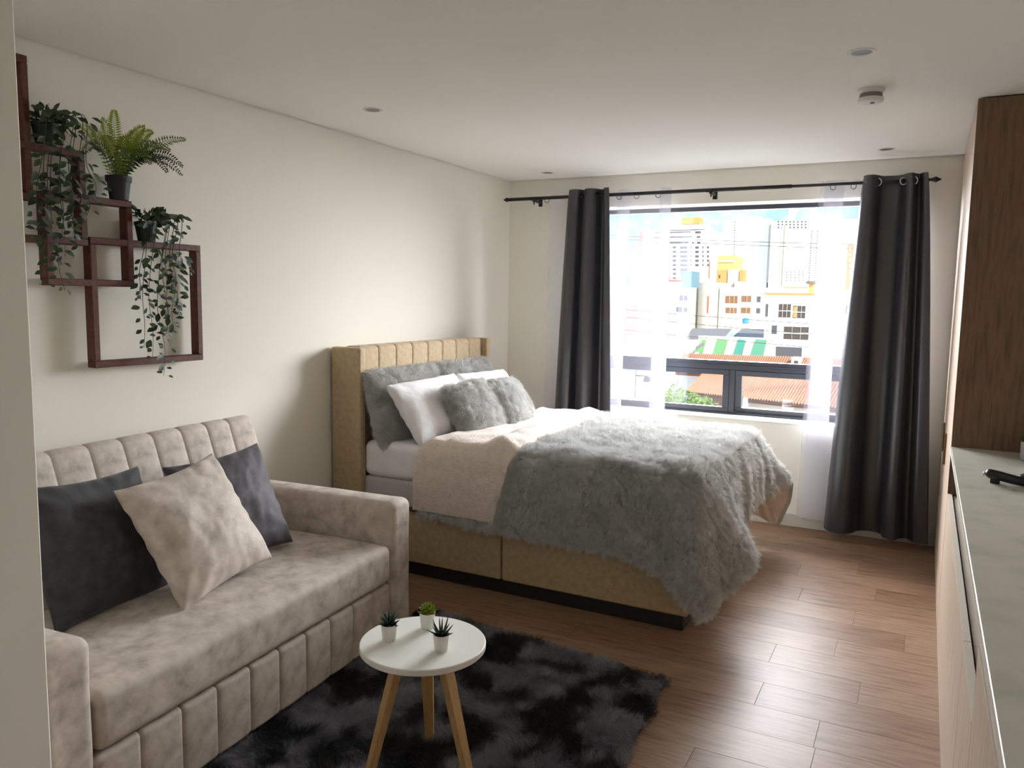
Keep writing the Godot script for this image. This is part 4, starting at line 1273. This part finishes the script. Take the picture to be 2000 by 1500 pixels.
	block("roof_house", b, [1434, 1450, 550, 562], z - 2.0, 5.0, M.render_cream)
	var s := span(1356, 1406, 552, 645, z + 1.0)
	var mid: Vector3 = (s[0] + s[1]) * 0.5
	var rad: float = (s[1].x - s[0].x) * 0.5
	part("stair_tower", lathe([Vector2(rad, -11.0 - mid.y), Vector2(rad, s[1].y - mid.y), Vector2(0.01, s[1].y - mid.y)], 28), M.render_grey, b, Vector3(mid.x, mid.y, z - 2.0))
	openings(b, [[1327, 1334.5, 576.5, 587], [1336, 1343, 577, 587.5], [1321, 1333, 599.5, 609], [1335.5, 1343, 601, 609], [1300, 1305, 577, 587], [1299, 1305, 600, 609], [1478, 1486, 579, 590], [1477, 1485, 602, 612]], z, M.window_grey, 0.1)
	openings(b, [[1416.5, 1441, 578, 592], [1448, 1467.5, 578, 589.5], [1417, 1439.5, 601, 611.5], [1447, 1466, 601, 611.5]], z, M.curtain_brown, 0.1)
	for q in [[1424, 578, 592], [1433, 578, 592], [1458, 578, 589.5], [1425, 601, 611.5], [1432, 601, 611.5], [1457, 601, 611.5]]:
		block("window_bar", b, [q[0], q[0] + 0.9, q[1], q[2]], z + 0.25, 0.2, M.render_cream)
	var mast := thing("radio_mast", "thin red and white radio mast before the stair tower", "mast")
	for q in [[1383.2, 1385.8, 510, 545, M.render_red], [1379.5, 1386, 545, 578, M.render_white], [1380, 1383.5, 578, 612, M.render_red], [1377.5, 1383, 612, 642, M.render_white]]:
		block("segment", mast, [q[0], q[1], q[2], q[3]], -180.0, 0.7, q[4])
	block("foot_pole", mast, [1379, 1382, 641], -180.0, 0.5, M.render_white)
	var tank := thing("water_tank", "round blue water tank on a low rooftop", "tank", on_z(1456, 634, -150.0) + Vector3(0, 0.15, 0))
	var tr := 6.4 / FOCAL * 155.0
	part("body", lathe([Vector2(0.01, 0.0), Vector2(tr * 0.8, 0.0), Vector2(tr, tr * 0.7), Vector2(tr, tr * 1.3), Vector2(tr * 0.5, tr * 1.75), Vector2(0.01, tr * 1.8)], 18), M.tank_blue, tank)
	b = thing("low_building", "low cream rooftop building carrying the blue tank", "building")
	block("wall", b, [1420, 1492, 634.5], -146.0, 9.0, M.render_cream)
	block("back_wall", b, [1424, 1470, 619, 634], -155.5, 1.0, M.render_cream)
	# white house
	z = -105.0
	b = thing("white_house", "white rendered house with barred windows and a terracotta coping", "house")
	block("wall", b, [1494, 1640, 575], z, 10.0, M.render_white)
	block("coping", b, [1492, 1592, 572.5, 575], z + 0.2, 10.4, M.render_orange)
	block("stair_house", b, [1579, 1592, 553, 573], z - 3.0, 4.0, M.render_yellow)
	block("stair_roof", b, [1574, 1593, 549, 554], z - 2.5, 5.0, M.slate)
	openings(b, [[1494.5, 1501, 593.5, 618.5], [1507, 1518, 635.5, 652]], z, M.window_grey, 0.06)
	for q in [[1520, 1545, 594, 619.5], [1548, 1573.5, 597.5, 621], [1530, 1580, 639, 662]]:
		openings(b, [q], z, M.window_dark, 0.05)
		for k in 4:
			var x: float = lerpf(q[0], q[1], k / 3.0) - 0.5
			block("window_bar", b, [x, x + 1.0, q[2], q[3]], z + 0.15, 0.08, M.render_white)
		block("window_bar", b, [q[0], q[1], (q[2] + q[3]) * 0.5, (q[2] + q[3]) * 0.5 + 0.9], z + 0.16, 0.08, M.render_white)
	block("drawn_curtain", b, [1549, 1557, 599, 620], z + 0.09, 0.03, M.render_orange)
	for q in [[1530, 560, 573], [1543.5, 560, 573], [1577.5, 560, 573]]:
		block("railing_post", b, [q[0], q[0] + 0.9, q[1], q[2]], z - 0.5, 0.1, M.iron)
	block("railing", b, [1530, 1578, 560.5, 562.3], z - 0.5, 0.1, M.render_orange)
	block("grille_wall", b, [1514, 1566, 679, 700], z + 4.0, 0.4, M.window_grey)
	b = thing("neighbour_house", "white house with small windows seen through the sheer curtain beside the cabinet", "house")
	block("wall", b, [1642, 1830, 568], z - 12.0, 10.0, M.render_white)
	openings(b, [[1649, 1658, 596, 614], [1649, 1658, 640, 658]], z - 12.0, M.window_grey, 0.06)
	# sheds with slate and striped sheeting
	b = thing("slate_roof_shed", "low shed with a dark slate roof and one white skylight", "shed")
	sheet_roof("roof", b, [on_z(1338, 661, -112.0), on_z(1494, 667, -112.0), on_z(1494, 643, -128.0), on_z(1352, 641, -128.0)], M.slate)
	sheet_roof("skylight", b, [on_z(1415, 660.5, -113.0) + Vector3(0, 0.12, 0), on_z(1429, 661, -113.0) + Vector3(0, 0.12, 0), on_z(1446, 645, -126.0) + Vector3(0, 0.12, 0), on_z(1430, 644.5, -126.0) + Vector3(0, 0.12, 0)], M.render_white)
	block("wall", b, [1340, 1494, 667], -116.0, 10.0, M.render_cream)
	b = thing("striped_canopy", "green and white striped sheet canopy over a yard", "canopy")
	var stripes := [[1352, M.sheet_green[0]], [1368, M.render_white], [1388, M.sheet_green[0]], [1410, M.render_white], [1428, M.sheet_green[1]], [1446, M.render_white], [1462, M.sheet_green[2]], [1488, null]]
	for k in stripes.size() - 1:
		var x0: float = stripes[k][0]
		var x1: float = stripes[k + 1][0]
		sheet_roof("sheet", b, [on_z(x0, 703, -78.0), on_z(x1, 705, -78.0), on_z(x1 + 10.0, 664, -98.0), on_z(x0 + 14.0, 662, -98.0)], stripes[k][1])
	block("fascia", b, [1364, 1500, 660.5, 663], -98.0, 0.4, M.render_cream)
	block("wall", b, [1364, 1500, 663], -99.0, 3.0, M.render_cream)
	b = thing("canvas_awning", "pale cream awning roof beside the striped canopy", "awning")
	sheet_roof("roof", b, [on_z(1205, 692, -68.0), on_z(1350, 690, -68.0), on_z(1370, 664, -76.0), on_z(1230, 660, -76.0)], M.render_cream)
	sheet_roof("roof_edge", b, [on_z(1359, 682, -67.5), on_z(1376, 672, -75.0), on_z(1376, 668, -75.0), on_z(1359, 677, -67.5)], M.slate)
	block("wall", b, [1210, 1350, 691], -70.0, 3.0, M.render_white)
	b = thing("pink_house", "pink walled house seen through the sheer curtain", "house")
	block("wall", b, [1180, 1285, 596], -150.0, 10.0, M.render_pink)
	block("upper_wall", b, [1180, 1260, 560], -160.0, 8.0, M.render_white)
	# tiled roofs below the window
	b = thing("tiled_house", "house with a long terracotta barrel tile roof behind the front tiled roof", "house")
	tile_roof(b, on_z(1318, 728, -58.0), on_z(1760, 748, -54.0), on_z(1334, 691, -66.0), on_z(1790, 707, -60.0), 92, 8)
	block("wall", b, [1330, 1760, 735], -62.0, 3.0, M.render_white)
	block("chimney", b, [1545, 1564, 699, 716], -60.0, 1.2, M.render_white)
	openings(b, [[1551, 1559, 704.5, 709.5]], -60.0, M.window_dark, 0.04)
	b = thing("tiled_porch", "terracotta tiled front roof over a brick lattice wall below the window", "house")
	tile_roof(b, on_z(1337, 767, -50.0), on_z(1690, 806, -44.0), on_z(1373, 729, -57.0), on_z(1722, 741, -50.0), 66, 12)
	block("wall", b, [1372, 1392, 772], -51.5, 2.0, M.render_white)
	for q in [[1390, 1446, 770, 800], [1459, 1526, 784, 812]]:
		block("lattice_wall", b, q, -51.0, 0.5, M.brick)
		var lattice_z := -50.95
		for i in 9:
			for j in 3:
				var x: float = lerpf(q[0] + 3.0, q[1] - 4.0, i / 8.0)
				var y: float = q[2] + 4.5 + j * 6.0
				block("lattice_hole", b, [x, x + 2.6, y, y + 2.6], lattice_z, 0.06, M.render_cream if q[0] > 1450 else M.window_dark)
	block("gate_pier", b, [1526, 1546, 783], -46.5, 1.0, M.render_white)
	block("gate_pier", b, [1449, 1460, 778], -47.5, 1.0, M.render_white)
	block("wall", b, [1446, 1700, 800], -48.5, 2.0, M.render_grey)
	# planting, lamp, cables
	var r := RandomNumberGenerator.new()
	r.seed = 3
	var leafy := leaf_mesh(0.5, 0.3, 0.05, 0.1)
	for q in [[1318, 790, 1.25, "round green shrub beside the lamp post below the window"], [1346, 794, 0.95, "yellow-green shrub before the brick lattice wall"], [1302, 796, 1.0, "green shrub half behind the sheer curtain below the window"], [1375, 800, 0.7, "low bright shrub at the foot of the tiled porch"]]:
		var far: float = -45.0 + 2.6 * taken.get("shrub", -1) + 2.6
		var at := on_z(q[0], q[1], far)
		var bush := thing("shrub", q[3], "shrub", Vector3(at.x, -11.0, far), 0.0, "shrubs below the window")
		part("stem", tube(PackedVector3Array([Vector3.ZERO, Vector3(0, at.y + 11.0, 0)]), 0.12, 0.06), M.stem, bush)
		var st := begin()
		var shape := leafy.surface_get_arrays(0)[Mesh.ARRAY_VERTEX] as PackedVector3Array
		for k in 420:
			var v := Vector3(r.randfn(), r.randfn(), r.randfn()).normalized() * (q[2] as float) * pow(r.randf(), 0.33)
			var t := Transform3D(Basis.from_euler(Vector3(r.randf() * TAU, r.randf() * TAU, r.randf() * TAU)).scaled(Vector3.ONE * 0.55), v + Vector3(0, at.y + 11.0, 0))
			for n in shape.size():
				st.add_vertex(t * shape[n])
		part("foliage", done(st), M.bush, bush).set_meta("kind", "stuff")
	var lamp := thing("lamp_post", "slim grey lamp post below the window", "lamp post")
	block("pole", lamp, [1322.5, 1324.5, 718], -47.0, 0.1, M.iron)
	lamp = thing("street_lamp", "street lamp with a flat hood seen through the sheer curtain", "street lamp")
	block("pole", lamp, [1240, 1242, 722], -47.0, 0.1, M.iron)
	block("arm", lamp, [1241, 1262, 733.5, 735], -47.0, 0.08, M.iron)
	var hood := on_z(1264, 740, -47.0)
	part("hood", lathe([Vector2(0.30, -0.2), Vector2(0.2, 0.12), Vector2(0.01, 0.22)], 14), M.iron, lamp, hood)
	var spans := [[1140, 457, 1745, 478, -36.0, "upper thin power cable strung across the tower blocks"], [1140, 462, 1745, 487, -36.0, "thin power cable just below the upper one"], [1140, 597, 1745, 641, -36.0, "dark cable crossing before the cream flats"], [1140, 610, 1745, 664, -36.0, "lower dark cable crossing before the white house"], [1140, 635, 1745, 690, -36.0, "slack cable over the slate roof shed"]]
	for q in [[1140, "utility pole beside the pink house carrying the cables"], [1745, "utility pole beside the white neighbour house carrying the cables"]]:
		var foot := on_z(q[0], 600, -36.12)
		var pole := thing("utility_pole", q[1], "utility pole", Vector3(foot.x, -11.0, -36.12), 0.0, "utility poles")
		part("post", tube(PackedVector3Array([Vector3.ZERO, Vector3(0, 17.0, 0)]), 0.14, 0.10, 10), M.render_grey, pole)
	for q in spans:
		var p0 := on_z(q[0], q[1], q[4])
		var p1 := on_z(q[2], q[3], q[4])
		var pts := PackedVector3Array()
		for k in 13:
			var f := k / 12.0
			pts.append(p0.lerp(p1, f) - Vector3(0, 0.10 * 4.0 * f * (1.0 - f), 0))
		var cable := part(numbered("power_cable"), tube(pts, 0.014, -1, 5), M.cable, self)
		tag(cable, q[5], "cable", "power cables over the street")


func sheet_roof(called: String, parent: Node3D, p: Array, m: Material) -> void:   # eave0, eave1, ridge1, ridge0; a sheet a hand thick
	var st := begin()
	var mid: Vector3 = (p[0] + p[1] + p[2] + p[3]) * 0.25
	var down := Vector3(0, -0.10, 0)
	mid += down * 0.5
	var q := []
	for v in p:
		q.append(v + down)
	quad_out(st, p[0], p[1], p[2], p[3], mid)
	quad_out(st, q[0], q[1], q[2], q[3], mid)
	for k in 4:
		quad_out(st, p[k], p[(k + 1) % 4], q[(k + 1) % 4], q[k], mid)
	part(called, done(st), m, parent)
